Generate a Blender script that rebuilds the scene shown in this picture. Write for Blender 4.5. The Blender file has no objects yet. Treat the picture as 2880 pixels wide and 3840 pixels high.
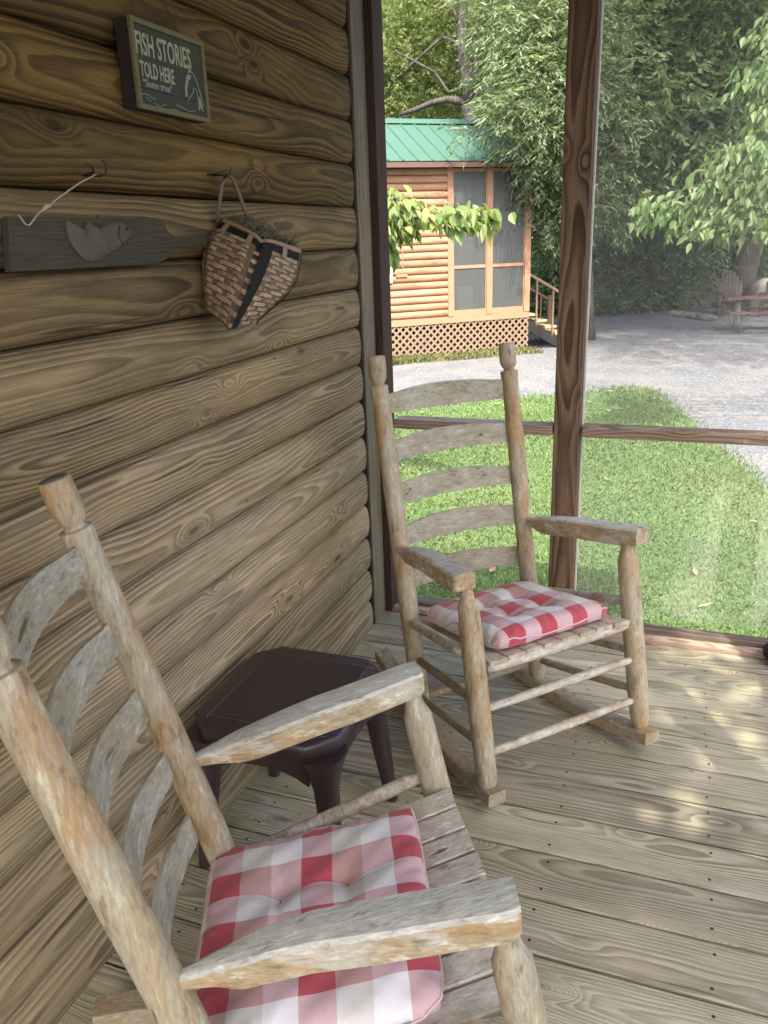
import bpy, bmesh, math, random
import numpy as np
from mathutils import Vector, Matrix
random.seed(7)
rng = np.random.default_rng(11)
S = bpy.context.scene
COL = S.collection
PI = math.pi
R = math.radians

# ---------------------------------------------------------------- camera, sky, sun, exposure
cam_d = bpy.data.cameras.new('camera'); cam = bpy.data.objects.new('camera', cam_d); COL.objects.link(cam)
_f, _yaw, _pitch, _roll = 2997.8, -.360364, .329078, -.0365242
cy, sy, cp, sp = math.cos(_yaw), math.sin(_yaw), math.cos(_pitch), math.sin(_pitch)
fw = Vector((sy*cp, cy*cp, -sp)); rt = Vector((cy, -sy, 0)); up = rt.cross(fw)
c_, s_ = math.cos(_roll), math.sin(_roll)
r2 = c_*rt + s_*up; u2 = -s_*rt + c_*up
cam.matrix_world = Matrix(((r2.x, u2.x, -fw.x, 0), (r2.y, u2.y, -fw.y, 0), (r2.z, u2.z, -fw.z, 1.6), (0, 0, 0, 1)))
cam_d.sensor_fit = 'VERTICAL'; cam_d.sensor_height = 24; cam_d.sensor_width = 18
cam_d.lens = 24*_f/3840; cam_d.clip_start = .02; cam_d.clip_end = 900
S.camera = cam

SUN_EL = R(55); SUN_DIR = Vector((.49, -.872, 0)).normalized()      # horizontal direction towards the sun
w = bpy.data.worlds.new("World"); S.world = w; w.use_nodes = True
nt = w.node_tree; nt.nodes.clear()
sky = nt.nodes.new('ShaderNodeTexSky'); sky.sky_type = 'NISHITA'; sky.sun_disc = False
sky.sun_elevation = SUN_EL; sky.sun_rotation = math.atan2(SUN_DIR.x, SUN_DIR.y)
sky.air_density = .7; sky.dust_density = 4.5; sky.ozone_density = .7
bg = nt.nodes.new('ShaderNodeBackground'); bg.inputs['Strength'].default_value = .15
wo = nt.nodes.new('ShaderNodeOutputWorld')
nt.links.new(sky.outputs[0], bg.inputs[0]); nt.links.new(bg.outputs[0], wo.inputs[0])
sl = bpy.data.lights.new('sun', 'SUN'); sl.energy = 2.0; sl.angle = R(.6); sl.color = (1, .94, .82)
sun = bpy.data.objects.new('sun', sl); COL.objects.link(sun)
tosun = Vector((SUN_DIR.x*math.cos(SUN_EL), SUN_DIR.y*math.cos(SUN_EL), math.sin(SUN_EL)))
sun.rotation_euler = tosun.to_track_quat('Z', 'Y').to_euler(); sun.location = (6, -8, 12)
S.view_settings.view_transform = 'Standard'; S.view_settings.look = 'None'
S.view_settings.exposure = 2.5; S.view_settings.gamma = 1; S.view_settings.use_curve_mapping = False
S.render.engine = 'CYCLES'
S.cycles.max_bounces = 7; S.cycles.diffuse_bounces = 5; S.cycles.transparent_max_bounces = 12
S.cycles.use_denoising = True
S.cycles.caustics_reflective = False; S.cycles.caustics_refractive = False

# ---------------------------------------------------------------- node helpers
class NT:
    def __init__(s, name):
        s.m = bpy.data.materials.new(name); s.m.use_nodes = True; s.t = s.m.node_tree; s.t.nodes.clear()
        s.out = s.t.nodes.new('ShaderNodeOutputMaterial')
    def n(s, typ, ins=None, **props):
        nd = s.t.nodes.new(typ)
        for k, v in props.items(): setattr(nd, k, v)
        for k, v in (ins or {}).items():
            sock = nd.inputs[k]
            if hasattr(v, 'is_output') : s.t.links.new(v, sock)
            else: sock.default_value = v
        return nd
    def math(s, op, a, b=0., c=0., clamp=False):
        return s.n('ShaderNodeMath', {0: a, 1: b, 2: c}, operation=op, use_clamp=clamp).outputs[0]
    def vm(s, op, a, b=(0, 0, 0)):
        return s.n('ShaderNodeVectorMath', {0: a, 1: b}, operation=op).outputs[0]
    def noise(s, vec, scale=1., detail=3., rough=.5, dist=0.):
        return s.n('ShaderNodeTexNoise', {'Vector': vec, 'Scale': scale, 'Detail': detail, 'Roughness': rough, 'Distortion': dist}).outputs[0]
    def map(s, vec, scale=(1, 1, 1), loc=(0, 0, 0)):
        return s.n('ShaderNodeMapping', {'Vector': vec, 'Scale': scale, 'Location': loc}).outputs[0]
    def ramp(s, fac, stops, interp='LINEAR'):
        nd = s.n('ShaderNodeValToRGB', {'Fac': fac}); cr = nd.color_ramp; cr.interpolation = interp
        while len(cr.elements) > 1: cr.elements.remove(cr.elements[-1])
        for i, (p, col) in enumerate(stops):
            if not isinstance(col, (tuple, list)): col = (col, col, col)
            e = cr.elements[0] if i == 0 else cr.elements.new(p)
            e.position = p; e.color = (*col[:3], 1)
        return nd.outputs[0]
    def mix(s, fac, a, b, mode='MIX'):
        fa = lambda v: (*v, 1) if isinstance(v, tuple) and len(v) == 3 else v
        nd = s.n('ShaderNodeMix', {}, data_type='RGBA', blend_type=mode)
        for i, v in ((0, fac), (6, fa(a)), (7, fa(b))):
            if hasattr(v, 'is_output'): s.t.links.new(v, nd.inputs[i])
            else: nd.inputs[i].default_value = v
        return nd.outputs[2]
    def coord(s, out='Object'): return s.n('ShaderNodeTexCoord').outputs[out]
    def bump(s, h, dist=.002, strength=1.):
        return s.n('ShaderNodeBump', {'Height': h, 'Distance': dist, 'Strength': strength}).outputs[0]
    def bsdf(s, col, rough=.8, normal=None, **kw):
        ins = {'Base Color': (*col, 1) if isinstance(col, tuple) and len(col) == 3 else col, 'Roughness': rough}
        if normal is not None: ins['Normal'] = normal
        for k, v in kw.items(): ins[k.replace('_', ' ')] = v
        b = s.n('ShaderNodeBsdfPrincipled', ins)
        s.t.links.new(b.outputs[0], s.out.inputs[0]); return b

def wood(name, light, dark, ring=.009, axis='X', warp=.05, tints=((.16, .15, .09), (.2, .17, .14)), tint_amt=.55, contrast=.8,
         rough=.75, bump=.0012, spec=.25, fine=.25, knots=True, along=1.0, val=(.75, 1.2), oy=(-.06, .12), oz=(.05, .08)):
    """Flat-sawn lumber: wobbling growth rings cut by the board, knots pushing the rings aside, weathering in soft patches."""
    t = NT(name)
    p = t.coord()
    if axis == 'Y': p = t.n('ShaderNodeMapping', {'Vector': p, 'Rotation': (0, 0, -PI/2)}).outputs[0]
    if axis == 'Z': p = t.n('ShaderNodeMapping', {'Vector': p, 'Rotation': (0, PI/2, 0)}).outputs[0]
    rnd = t.n('ShaderNodeObjectInfo').outputs['Random']
    r1 = t.math('FRACT', t.math('MULTIPLY', rnd, 17.3)); r2_ = t.math('FRACT', t.math('MULTIPLY', rnd, 71.7)); r3 = t.math('FRACT', t.math('MULTIPLY', rnd, 233.1))
    off = t.n('ShaderNodeCombineXYZ', {0: t.math('MULTIPLY', r1, 37.), 1: t.math('MULTIPLY', r2_, 11.), 2: t.math('MULTIPLY', r3, 23.)}).outputs[0]
    q = t.vm('ADD', p, off)
    n1 = t.noise(t.map(q, (1.1*along, 2.2, 2.2)), 1, 1.2, .45); n2 = t.noise(t.map(q, (1.5*along, 2.6, 2.6), (5, 3, 1)), 1, 1.6, .5)
    sep = t.n('ShaderNodeSeparateXYZ', {0: p})
    y = t.math('ADD', sep.outputs[1], t.math('ADD', t.math('ADD', oy[0], t.math('MULTIPLY', r2_, oy[1])), t.math('MULTIPLY', t.math('SUBTRACT', n1, .5), warp*2)))
    z = t.math('ADD', sep.outputs[2], t.math('ADD', t.math('ADD', oz[0], t.math('MULTIPLY', r3, oz[1])), t.math('MULTIPLY', t.math('SUBTRACT', n2, .5), warp*2)))
    rad = t.math('SQRT', t.math('ADD', t.math('MULTIPLY', y, y), t.math('MULTIPLY', z, z)))
    core = None
    if knots:
        v = t.n('ShaderNodeTexVoronoi', {'Vector': t.map(q, (2.6*along, 7., 7.)), 'Scale': 1., 'Randomness': 1.})
        d = v.outputs['Distance']
        k = t.n('ShaderNodeMapRange', {0: d, 1: .42, 2: .0, 3: 0., 4: 1.}, interpolation_type='SMOOTHERSTEP').outputs[0]
        rad = t.math('ADD', rad, t.math('MULTIPLY', t.math('POWER', k, 2.2), .05))
        core = t.n('ShaderNodeMapRange', {0: d, 1: .12, 2: .03, 3: 0., 4: 1.}, interpolation_type='SMOOTHSTEP').outputs[0]
    jit = t.noise(t.map(q, (2.5, 16, 16)), 1, 3, .55)
    s_ = t.math('ADD', t.math('MULTIPLY', t.math('MULTIPLY', rad, 1./ring), t.math('ADD', .65, t.math('MULTIPLY', r1, .8))), t.math('MULTIPLY', jit, .9))
    fr = t.math('FRACT', s_)
    line = t.ramp(fr, [(0, .0), (.3, .15), (.6, .72), (.82, 1.), (.92, .9), (1., .0)])
    wide = t.math('SUBTRACT', t.math('MULTIPLY', t.noise(t.map(q, (1.3, 7, 7), (3, 1, 4)), 1, 3, .6), 2.1), .55)
    line = t.math('MULTIPLY', line, t.math('MULTIPLY', t.math('ADD', .25, wide), contrast), clamp=True)
    col = t.mix(line, light, dark)
    m1 = t.ramp(t.noise(t.map(q, (1.6, 7, 7), (9, 2, 7)), 1, 4, .6), [(.42, 0.), (.68, 1.)])
    m2 = t.ramp(t.noise(t.map(q, (2.2, 9, 9), (1, 8, 3)), 1, 4, .6), [(.45, 0.), (.72, 1.)])
    col = t.mix(t.math('MULTIPLY', m1, tint_amt), col, tints[0]); col = t.mix(t.math('MULTIPLY', m2, tint_amt), col, tints[1])
    col = t.mix(t.math('MULTIPLY', line, .45), col, dark)
    fib = t.noise(t.map(q, (9, 260, 260)), 1, 3, .6)
    fv = t.n('ShaderNodeMapRange', {0: fib, 1: .3, 2: .7, 3: 1-fine, 4: 1+fine}).outputs[0]
    vv = t.n('ShaderNodeMapRange', {0: r1, 1: 0., 2: 1., 3: val[0], 4: val[1]}).outputs[0]
    col = t.mix(1., col, t.n('ShaderNodeCombineColor', {0: t.math('MULTIPLY', fv, vv), 1: t.math('MULTIPLY', fv, vv), 2: t.math('MULTIPLY', fv, vv)}).outputs[0], 'MULTIPLY')
    if core is not None:
        col = t.mix(t.math('MULTIPLY', core, .8), col, tuple(c*.5 for c in dark))
    big = t.noise(t.map(q, (1.1, 5, 5), (2, 7, 5)), 1, 4, .65)
    col = t.mix(1., col, t.ramp(big, [(.3, .72), (.5, 1.), (.7, 1.22)]), 'MULTIPLY')
    # drying checks: thin dark cracks along the board
    ck = t.noise(t.map(q, (1.6, 55, 55), (8, 8, 1)), 1, 2, .4)
    col = t.mix(t.ramp(ck, [(.27, .75), (.31, 0.)]), col, tuple(c*.35 for c in dark))
    # nail heads and small stains
    sp_ = t.n('ShaderNodeTexVoronoi', {'Vector': t.map(q, (7, 12, 12)), 'Scale': 1.}).outputs['Distance']
    col = t.mix(t.math('MULTIPLY', t.math('LESS_THAN', sp_, .045), .7), col, (.02, .015, .01))
    h = t.math('ADD', t.math('MULTIPLY', line, -.7), t.math('MULTIPLY', fib, .5))
    t.bsdf(col, rough, t.bump(h, bump), Specular_IOR_Level=spec)
    return t.m

def blotch(name, base, orange, grey, grey_amt=.6, orange_amt=.7, rough=.62, stretch=(1, 1, 1), up_grey=.0, dark=(.1, .07, .04), fs=(60, 60, 9)):
    """Peeled sapling wood: tan, worn orange varnish in patches, silver weathering on the faces the rain reaches, scratches and specks."""
    t = NT(name); p = t.coord(); rnd = t.n('ShaderNodeObjectInfo').outputs['Random']
    q = t.vm('ADD', p, t.n('ShaderNodeCombineXYZ', {0: t.math('MULTIPLY', rnd, 31.), 1: t.math('MULTIPLY', rnd, 17.), 2: t.math('MULTIPLY', rnd, 9.)}).outputs[0])
    q = t.map(q, stretch)
    a = t.noise(q, 7, 4, .6, .6); b = t.noise(t.map(q, loc=(4, 2, 6)), 11, 5, .65, .3); g = t.noise(t.map(q, loc=(7, 9, 1)), 42, 5, .72, 0.)
    col = t.mix(t.math('MULTIPLY', t.ramp(a, [(.47, 0.), (.55, 1.)]), orange_amt), base, orange)
    gm = t.ramp(b, [(.44, 0.), (.56, 1.)])
    if up_grey:
        nz = t.n('ShaderNodeSeparateXYZ', {0: t.n('ShaderNodeNewGeometry').outputs['Normal']}).outputs[2]
        gm = t.math('ADD', gm, t.math('MULTIPLY', t.n('ShaderNodeMapRange', {0: nz, 1: .1, 2: .8, 3: -.4, 4: 1.}).outputs[0], up_grey), clamp=True)
    col = t.mix(t.math('MULTIPLY', gm, grey_amt), col, grey)
    col = t.mix(t.ramp(g, [(.555, 0.), (.66, .55)]), col, dark)
    col = t.mix(t.ramp(g, [(.34, .55), (.45, 0.)]), col, tuple(min(1, c*1.5) for c in grey))
    fib = t.noise(t.map(q, tuple(a_/b_ for a_, b_ in zip(fs, stretch))), 3, 4, .65)
    ck = t.noise(t.map(q, tuple(a_/b_*(.75 if a_ > 20 else .35) for a_, b_ in zip(fs, stretch)), (3, 5, 7)), 1, 2, .4); ckm = t.ramp(ck, [(.235, 1.), (.27, 0.)])
    col = t.mix(t.math('MULTIPLY', ckm, .75), col, tuple(c*.6 for c in dark))
    col = t.mix(.5, col, t.ramp(fib, [(.3, .35), (.65, 1.1)]), 'MULTIPLY')
    lump = t.noise(q, 16, 2, .5)
    t.bsdf(col, rough, t.bump(t.math('ADD', t.math('SUBTRACT', t.math('MULTIPLY', lump, 2.2), t.math('MULTIPLY', ckm, .9)), t.math('ADD', t.math('MULTIPLY', g, .6), fib)), .0016), Specular_IOR_Level=.3)
    return t.m

def simple(name, col, rough=.7, var=.25, scale=20, bump=0., metal=0., spec=.4):
    t = NT(name); p = t.coord(); nz = t.noise(p, scale, 5, .6)
    c = t.mix(nz, tuple(max(0, x*(1-var)) for x in col), tuple(min(1, x*(1+var)) for x in col))
    t.bsdf(c, rough, t.bump(nz, bump) if bump else None, Metallic=metal, Specular_IOR_Level=spec)
    return t.m

def leaf_mat(name, cols, trans=.45, rough=.5):
    t = NT(name); rnd = t.n('ShaderNodeNewGeometry').outputs['Random Per Island']
    col = t.ramp(rnd, [(i/(len(cols)-1), c) for i, c in enumerate(cols)])
    big = t.noise(t.coord(), .35, 3, .6)
    col = t.mix(1., col, t.ramp(big, [(.3, .55), (.7, 1.25)]), 'MULTIPLY')
    b = t.n('ShaderNodeBsdfPrincipled', {'Base Color': col, 'Roughness': rough, 'Specular IOR Level': .35})
    tr = t.n('ShaderNodeBsdfTranslucent', {'Color': t.mix(1., col, (1.25, 1.2, .55), 'MULTIPLY')})
    mx = t.n('ShaderNodeMixShader', {0: trans, 1: b.outputs[0], 2: tr.outputs[0]})
    t.t.links.new(mx.outputs[0], t.out.inputs[0]); return t.m

# ---------------------------------------------------------------- object helpers
def link(name, me, mat=None, parent=None, loc=None, smooth=False):
    o = bpy.data.objects.new(name, me); COL.objects.link(o)
    if mat and not me.materials: me.materials.append(mat)
    if smooth:
        for p in me.polygons: p.use_smooth = True
    if parent: o.parent = parent
    if loc is not None: o.location = loc
    return o
def tag(o, label=None, cat=None, group=None, kind=None):
    if label: o['label'] = label
    if cat: o['category'] = cat
    if group: o['group'] = group
    if kind: o['kind'] = kind
    return o
def empty(name, loc=(0, 0, 0), rot=(0, 0, 0), **kw):
    o = bpy.data.objects.new(name, None); COL.objects.link(o); o.location = loc; o.rotation_euler = rot; o.empty_display_size = .1
    return tag(o, **kw)
def from_bm(bm, name):
    bmesh.ops.recalc_face_normals(bm, faces=bm.faces)
    me = bpy.data.meshes.new(name); bm.to_mesh(me); bm.free(); return me
def bm_box(bm, lo, hi, bevel=0.):
    c = [(a+b)/2 for a, b in zip(lo, hi)]; d = [b-a for a, b in zip(lo, hi)]
    r = bmesh.ops.create_cube(bm, size=1, matrix=Matrix.Translation(c) @ Matrix.Diagonal((*d, 1)))
    if bevel:
        es = list({e for v in r['verts'] for e in v.link_edges})
        bmesh.ops.bevel(bm, geom=es, offset=bevel, segments=2, profile=.6, affect='EDGES')
def box(name, lo, hi, mat, parent=None, bevel=0., centered=True):
    """box whose object origin is its own centre, so every copy shows its own grain"""
    c = Vector([(a+b)/2 for a, b in zip(lo, hi)]); bm = bmesh.new()
    bm_box(bm, [a-b for a, b in zip(lo, c)], [a-b for a, b in zip(hi, c)], bevel)
    return link(name, from_bm(bm, name), mat, parent, c)
def sweep(path, secs, cap=True, closed_sec=True):
    """path: list of 3D rings (each a list of points)"""
    bm = bmesh.new(); rings = [[bm.verts.new(p) for p in ring] for ring in secs]
    n = len(secs[0])
    for a, b in zip(rings, rings[1:]):
        for i in range(n if closed_sec else n-1):
            j = (i+1) % n; bm.faces.new((a[i], a[j], b[j], b[i]))
    if cap:
        bm.faces.new(rings[0][::-1]); bm.faces.new(rings[-1])
    return bm
def frame(d):
    d = d.normalized(); a = Vector((0, 0, 1)) if abs(d.z) < .9 else Vector((1, 0, 0))
    u = d.cross(a).normalized(); return u, u.cross(d).normalized()
def tube_bm(pts, rads, n=14, wob=0.):
    pts = [Vector(p) for p in pts]; secs = []; u = None
    for i, p in enumerate(pts):
        d = (pts[min(i+1, len(pts)-1)]-pts[max(i-1, 0)]).normalized()
        if u is None: u, _ = frame(d)
        u = (u-d*u.dot(d)).normalized(); v = d.cross(u)
        secs.append([p+(u*math.cos(2*PI*k/n)+v*math.sin(2*PI*k/n))*rads[i]*(1+wob*math.sin(k*2.3+i*.9)) for k in range(n)])
    return sweep(None, secs)
def tube(name, pts, rads, mat, parent=None, n=14, wob=0., loc=None):
    if not isinstance(rads, (list, tuple)): rads = [rads]*len(pts)
    return link(name, from_bm(tube_bm(pts, rads, n, wob), name), mat, parent, loc, smooth=True)
def shade_auto(o, ang=35):
    me = o.data
    for p in me.polygons: p.use_smooth = True
    bm = bmesh.new(); bm.from_mesh(me)
    for e in bm.edges:
        if len(e.link_faces) == 2 and e.calc_face_angle(0) > R(ang): e.smooth = False
    bm.to_mesh(me); bm.free(); return o
def fast_mesh(name, V, nper, smooth=False):
    """V: (N*nper,3) points, N polygons of nper corners"""
    me = bpy.data.meshes.new(name); N = len(V)//nper
    me.vertices.add(len(V)); me.vertices.foreach_set('co', np.ascontiguousarray(V, dtype=np.float32).ravel())
    me.loops.add(len(V)); me.loops.foreach_set('vertex_index', np.arange(len(V), dtype=np.int32))
    me.polygons.add(N); me.polygons.foreach_set('loop_start', np.arange(0, len(V), nper, dtype=np.int32))
    me.polygons.foreach_set('loop_total', np.full(N, nper, dtype=np.int32))
    me.update(calc_edges=True); return me
def grid_mesh(name, xs, ys, zf):
    X, Y = np.meshgrid(xs, ys); Z = zf(X, Y); V = np.stack([X, Y, Z], -1).reshape(-1, 3)
    nx, ny = len(xs), len(ys); i = np.arange(ny-1)[:, None]*nx+np.arange(nx-1)[None]
    F = np.stack([i, i+1, i+nx+1, i+nx], -1).reshape(-1, 4)
    me = bpy.data.meshes.new(name); me.from_pydata(V.tolist(), [], F.tolist()); 
    for p in me.polygons: p.use_smooth = True
    return me
def nrm(a): return a/np.maximum(np.linalg.norm(a, axis=-1, keepdims=True), 1e-9)

# ================================================================ materials of the porch
M = {}
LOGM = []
for q_ in range(5):                       # lower courses weathered paler; upper ones darkened in colour for the roof's shade
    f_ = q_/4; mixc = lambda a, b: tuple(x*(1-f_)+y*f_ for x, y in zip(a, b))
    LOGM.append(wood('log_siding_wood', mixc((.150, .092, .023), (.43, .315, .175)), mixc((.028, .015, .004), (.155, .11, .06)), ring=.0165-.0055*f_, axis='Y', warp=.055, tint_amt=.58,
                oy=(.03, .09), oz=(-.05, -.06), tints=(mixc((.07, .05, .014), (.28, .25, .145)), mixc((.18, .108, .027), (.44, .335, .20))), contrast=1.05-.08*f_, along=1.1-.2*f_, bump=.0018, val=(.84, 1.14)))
M['floor'] = wood('deck_board_wood', (.39, .35, .24), (.165, .13, .082), ring=.0075, axis='X', warp=.045, tint_amt=.55,
                  tints=((.28, .295, .165), (.39, .35, .275)), contrast=.85, along=.8, bump=.0014, val=(.85, 1.12), rough=.55, spec=.35)
M['post'] = wood('treated_post_wood', (.22, .14, .08), (.055, .028, .014), ring=.014, axis='Z', oy=(.06, .06), oz=(-.03, .06), warp=.05, tint_amt=.3,
                 tints=((.15, .1, .06), (.22, .15, .1)), contrast=1.1, along=1.2)
M['rail'] = wood('weathered_rail_wood', (.38, .28, .19), (.14, .08, .05), ring=.011, axis='X', warp=.05, tint_amt=.35,
                 tints=((.24, .2, .16), (.3, .2, .17)), contrast=.9)
M['trim'] = wood('grey_trim_wood', (.25, .2, .115), (.11, .08, .045), ring=.01, axis='Z', warp=.03, tint_amt=.5, tints=((.14, .145, .1), (.2, .18, .15)), contrast=.5)
M['darktrim'] = wood('red_brown_trim_wood', (.05, .03, .02), (.018, .010, .006), ring=.01, axis='Z', warp=.03, tint_amt=.2, tints=((.04, .02, .012), (.07, .04, .02)), contrast=.5, knots=False)

# ================================================================ ground, lawn, gravel
G = -.71
def lawn_edge_x(y):            # right edge of the lawn as a function of depth
    return np.interp(y, [-8, 6.5, 7.7, 8.9, 9.2, 10.9, 12.2, 12.9, 13.1], [1.6, 1.25, .86, .62, .5, .22, -.02, -.36, -1.2])
def lawn_top_y(x):             # far edge of the lawn as a function of x
    return np.interp(x, [-9, -5, -3.4, -2.5, -1.6, -.9, -.4, .6], [9.8, 10.6, 11.1, 11.6, 12.2, 12.85, 13.0, 9.])
def gz(X, Y):
    return G+.03*np.sin(X*.9+1)*np.cos(Y*.7)+.015*np.sin(X*2.3+Y*1.7)-.02
t = NT('ground_soil_and_gravel'); p = t.coord()
n1 = t.noise(p, 1.2, 4, .6); n2 = t.noise(p, 34, 3, .8); vo = t.n('ShaderNodeTexVoronoi', {'Vector': p, 'Scale': 42.}).outputs['Color']
st = t.n('ShaderNodeSeparateColor', {0: vo}).outputs[0]
col = t.ramp(st, [(0, (.10, .106, .112)), (.5, (.15, .158, .168)), (1, (.215, .225, .235))])
col = t.mix(t.ramp(n1, [(.4, 0.), (.7, .4)]), col, (.3, .27, .23))
col = t.mix(.5, col, t.ramp(n2, [(.3, .35), (.7, 1.)]), 'MULTIPLY')
t.bsdf(col, .95, t.bump(t.math('ADD', n2, st), .012), Specular_IOR_Level=.1)
M['gravel'] = t.m
xs = np.concatenate([np.linspace(-400, -20, 12), np.linspace(-16, 16, 65), np.linspace(20, 400, 12)])
ys = np.concatenate([np.linspace(-200, -12, 8), np.linspace(-8, 45, 107), np.linspace(50, 600, 14)])
gr = link('gravel_ground', grid_mesh('gravel_ground', xs, ys, gz), M['gravel']); tag(gr, kind='structure')
t = NT('lawn_turf'); p = t.coord(); n1 = t.noise(p, .9, 4, .6); n2 = t.noise(p, 22, 5, .75)
col = t.ramp(n1, [(.3, (.09, .145, .055)), (.55, (.12, .18, .065)), (.75, (.18, .19, .09))])
col = t.mix(.6, col, t.ramp(n2, [(.3, .35), (.7, 1.)]), 'MULTIPLY'); t.bsdf(col, .95, t.bump(n2, .02), Specular_IOR_Level=.1); M['turf'] = t.m
def strip_mesh(name, u0, u1, nu, v_lo, v_hi, nv, dz, jitter=.05):
    V, F = [], []
    for i in range(nu+1):
        y = u0+(u1-u0)*i/nu; a, b = v_lo(y), v_hi(y)+jitter*math.sin(y*23)*math.sin(y*7.1)
        for j in range(nv+1):
            x = a+(b-a)*j/nv; V.append((x, y, float(gz(np.float64(x), np.float64(y)))+dz*math.sin(PI*min(1, max(0, j/nv+.0)) )**.3 if 0 < j < nv else float(gz(np.float64(x), np.float64(y)))-.01))
    for i in range(nu):
        for j in range(nv): k = i*(nv+1)+j; F.append((k, k+1, k+nv+2, k+nv+1))
    me = bpy.data.meshes.new(name); me.from_pydata(V, [], F)
    for q in me.polygons: q.use_smooth = True
    return me
# lawn as columns in x, so that the far edge follows the curve of the drive
V, F = [], []; nx, ny = 90, 60
for i in range(nx+1):
    x = -8+(9.3)*i/nx
    yt = float(lawn_top_y(np.float64(x)))+.09*math.sin(x*19)+.07*math.sin(x*41+1)+.05*math.sin(x*87)
    if x > -.4:   # right flank
        yy = np.linspace(-6, 13, 400); ok = lawn_edge_x(yy) > x; yt = min(yt, float(yy[ok].max()) if ok.any() else -5.9)+.03*math.sin(x*37)
    for j in range(ny+1):
        y = 2+(yt-2)*(j/ny); z = float(gz(np.float64(x), np.float64(y)))+(.02 if j < ny else -.012); V.append((x, y, z))
for i in range(nx):
    for j in range(ny): k = i*(ny+1)+j; F.append((k, k+ny+1, k+ny+2, k+1))
me = bpy.data.meshes.new('lawn'); me.from_pydata(V, [], F)
tag(link('lawn', me, M['turf'], smooth=True), kind='structure')
# thin grass strip along the foot of the far cabin
def in_lawn(x, y): return (y < lawn_top_y(x)+.05) & (x < lawn_edge_x(y)+.04)
def blades(name, px, py, h, wd, mat, label, nb=1):
    n = len(px); pz = gz(px, py)+.01
    a = rng.uniform(0, 2*PI, n); lean = rng.uniform(.1, .9, n)*h; ld = rng.uniform(0, 2*PI, n)
    wv = np.stack([np.cos(a), np.sin(a), 0*a], -1)*wd[:, None]*.5; b = np.stack([px, py, pz], -1)
    mid = b+np.stack([np.cos(ld)*lean*.35, np.sin(ld)*lean*.35, h*.6], -1); tip = b+np.stack([np.cos(ld)*lean, np.sin(ld)*lean, h*(.95-.3*rng.random(n))], -1)
    V = np.stack([b-wv, b+wv, mid+wv*.8, tip, mid-wv*.8], 1).reshape(-1, 3)
    o = link(name, fast_mesh(name, V, 5), mat); tag(o, label, 'grass', kind='stuff'); return o
M['blade'] = leaf_mat('grass_blade', [(.09, .16, .055), (.12, .2, .07), (.15, .22, .085), (.13, .205, .075), (.24, .245, .12)], .3, .6)
N = 210000; u = rng.random(N); py = 3.9+(13.2-3.9)*u**1.25; px = rng.uniform(-1, 1, N)*(.5+py*.42)-py*.13
ok = in_lawn(px+rng.normal(size=N)*.07, py+rng.normal(size=N)*.16); px, py = px[ok], py[ok]
blades('grass', px, py, rng.uniform(.018, .042, len(px))*(1+.03*py), rng.uniform(.004, .008, len(px))*(1+.07*py), M['blade'], 'short green lawn grass beyond the porch rail')
N = 9000; u = rng.uniform(0, 5.5, N); v = rng.uniform(.0, .75, N)**1.4
CX, CY = -3.104, 17.304; dR = np.array([math.sin(R(50)), math.cos(R(50))]); dB = np.array([-dR[1], dR[0]])
px = CX-dR[0]*u-dB[0]*(.02+v); py = CY-dR[1]*u-dB[1]*(.02+v)
M['dryblade'] = leaf_mat('dry_grass_blade', [(.09, .13, .04), (.16, .18, .06), (.3, .24, .12)], .3, .6)
blades('grass', px, py, rng.uniform(.05, .12, N), rng.uniform(.012, .022, N), M['dryblade'], 'thin dry grass strip along the foot of the green roofed cabin')
# loose stones of the drive
N = 9000; py = 6+32*rng.random(N)**1.6; px = rng.uniform(-1, 1, N)*(.6+py*.36)-py*.12; ok = ~in_lawn(px, py); px, py = px[ok], py[ok]; n = len(px)
s = rng.uniform(.005, .014, n)*(1+.03*py); c0 = np.stack([px, py, gz(px, py)+s*.15], -1)
O6 = np.array([(1, 0, 0), (0, 1, 0), (-1, 0, 0), (0, -1, 0), (0, 0, .7)])
a = rng.uniform(0, 2*PI, n); ca, sa = np.cos(a), np.sin(a)
P5 = O6[None]*s[:, None, None]*rng.uniform(.6, 1.3, (n, 5, 1)); P5 = np.stack([P5[..., 0]*ca[:, None]-P5[..., 1]*sa[:, None], P5[..., 0]*sa[:, None]+P5[..., 1]*ca[:, None], P5[..., 2]], -1)+c0[:, None]
Vv = P5.reshape(-1, 3); base = np.arange(n)[:, None, None]*5; F = (base+np.array([(0, 1, 4), (1, 2, 4), (2, 3, 4), (3, 0, 4)])[None]).reshape(-1, 3)
me = bpy.data.meshes.new('gravel'); me.from_pydata(Vv.tolist(), [], F.tolist())
t = NT('loose_gravel_stone'); rr = t.n('ShaderNodeNewGeometry').outputs['Random Per Island']
t.bsdf(t.ramp(rr, [(0, (.09, .095, .1)), (.4, (.15, .158, .165)), (.8, (.23, .24, .25)), (1, (.21, .18, .15))]), .9); M['stone'] = t.m
tag(link('gravel', me, M['stone']), 'loose pale grey gravel stones on the drive', 'gravel', kind='stuff')
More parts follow.
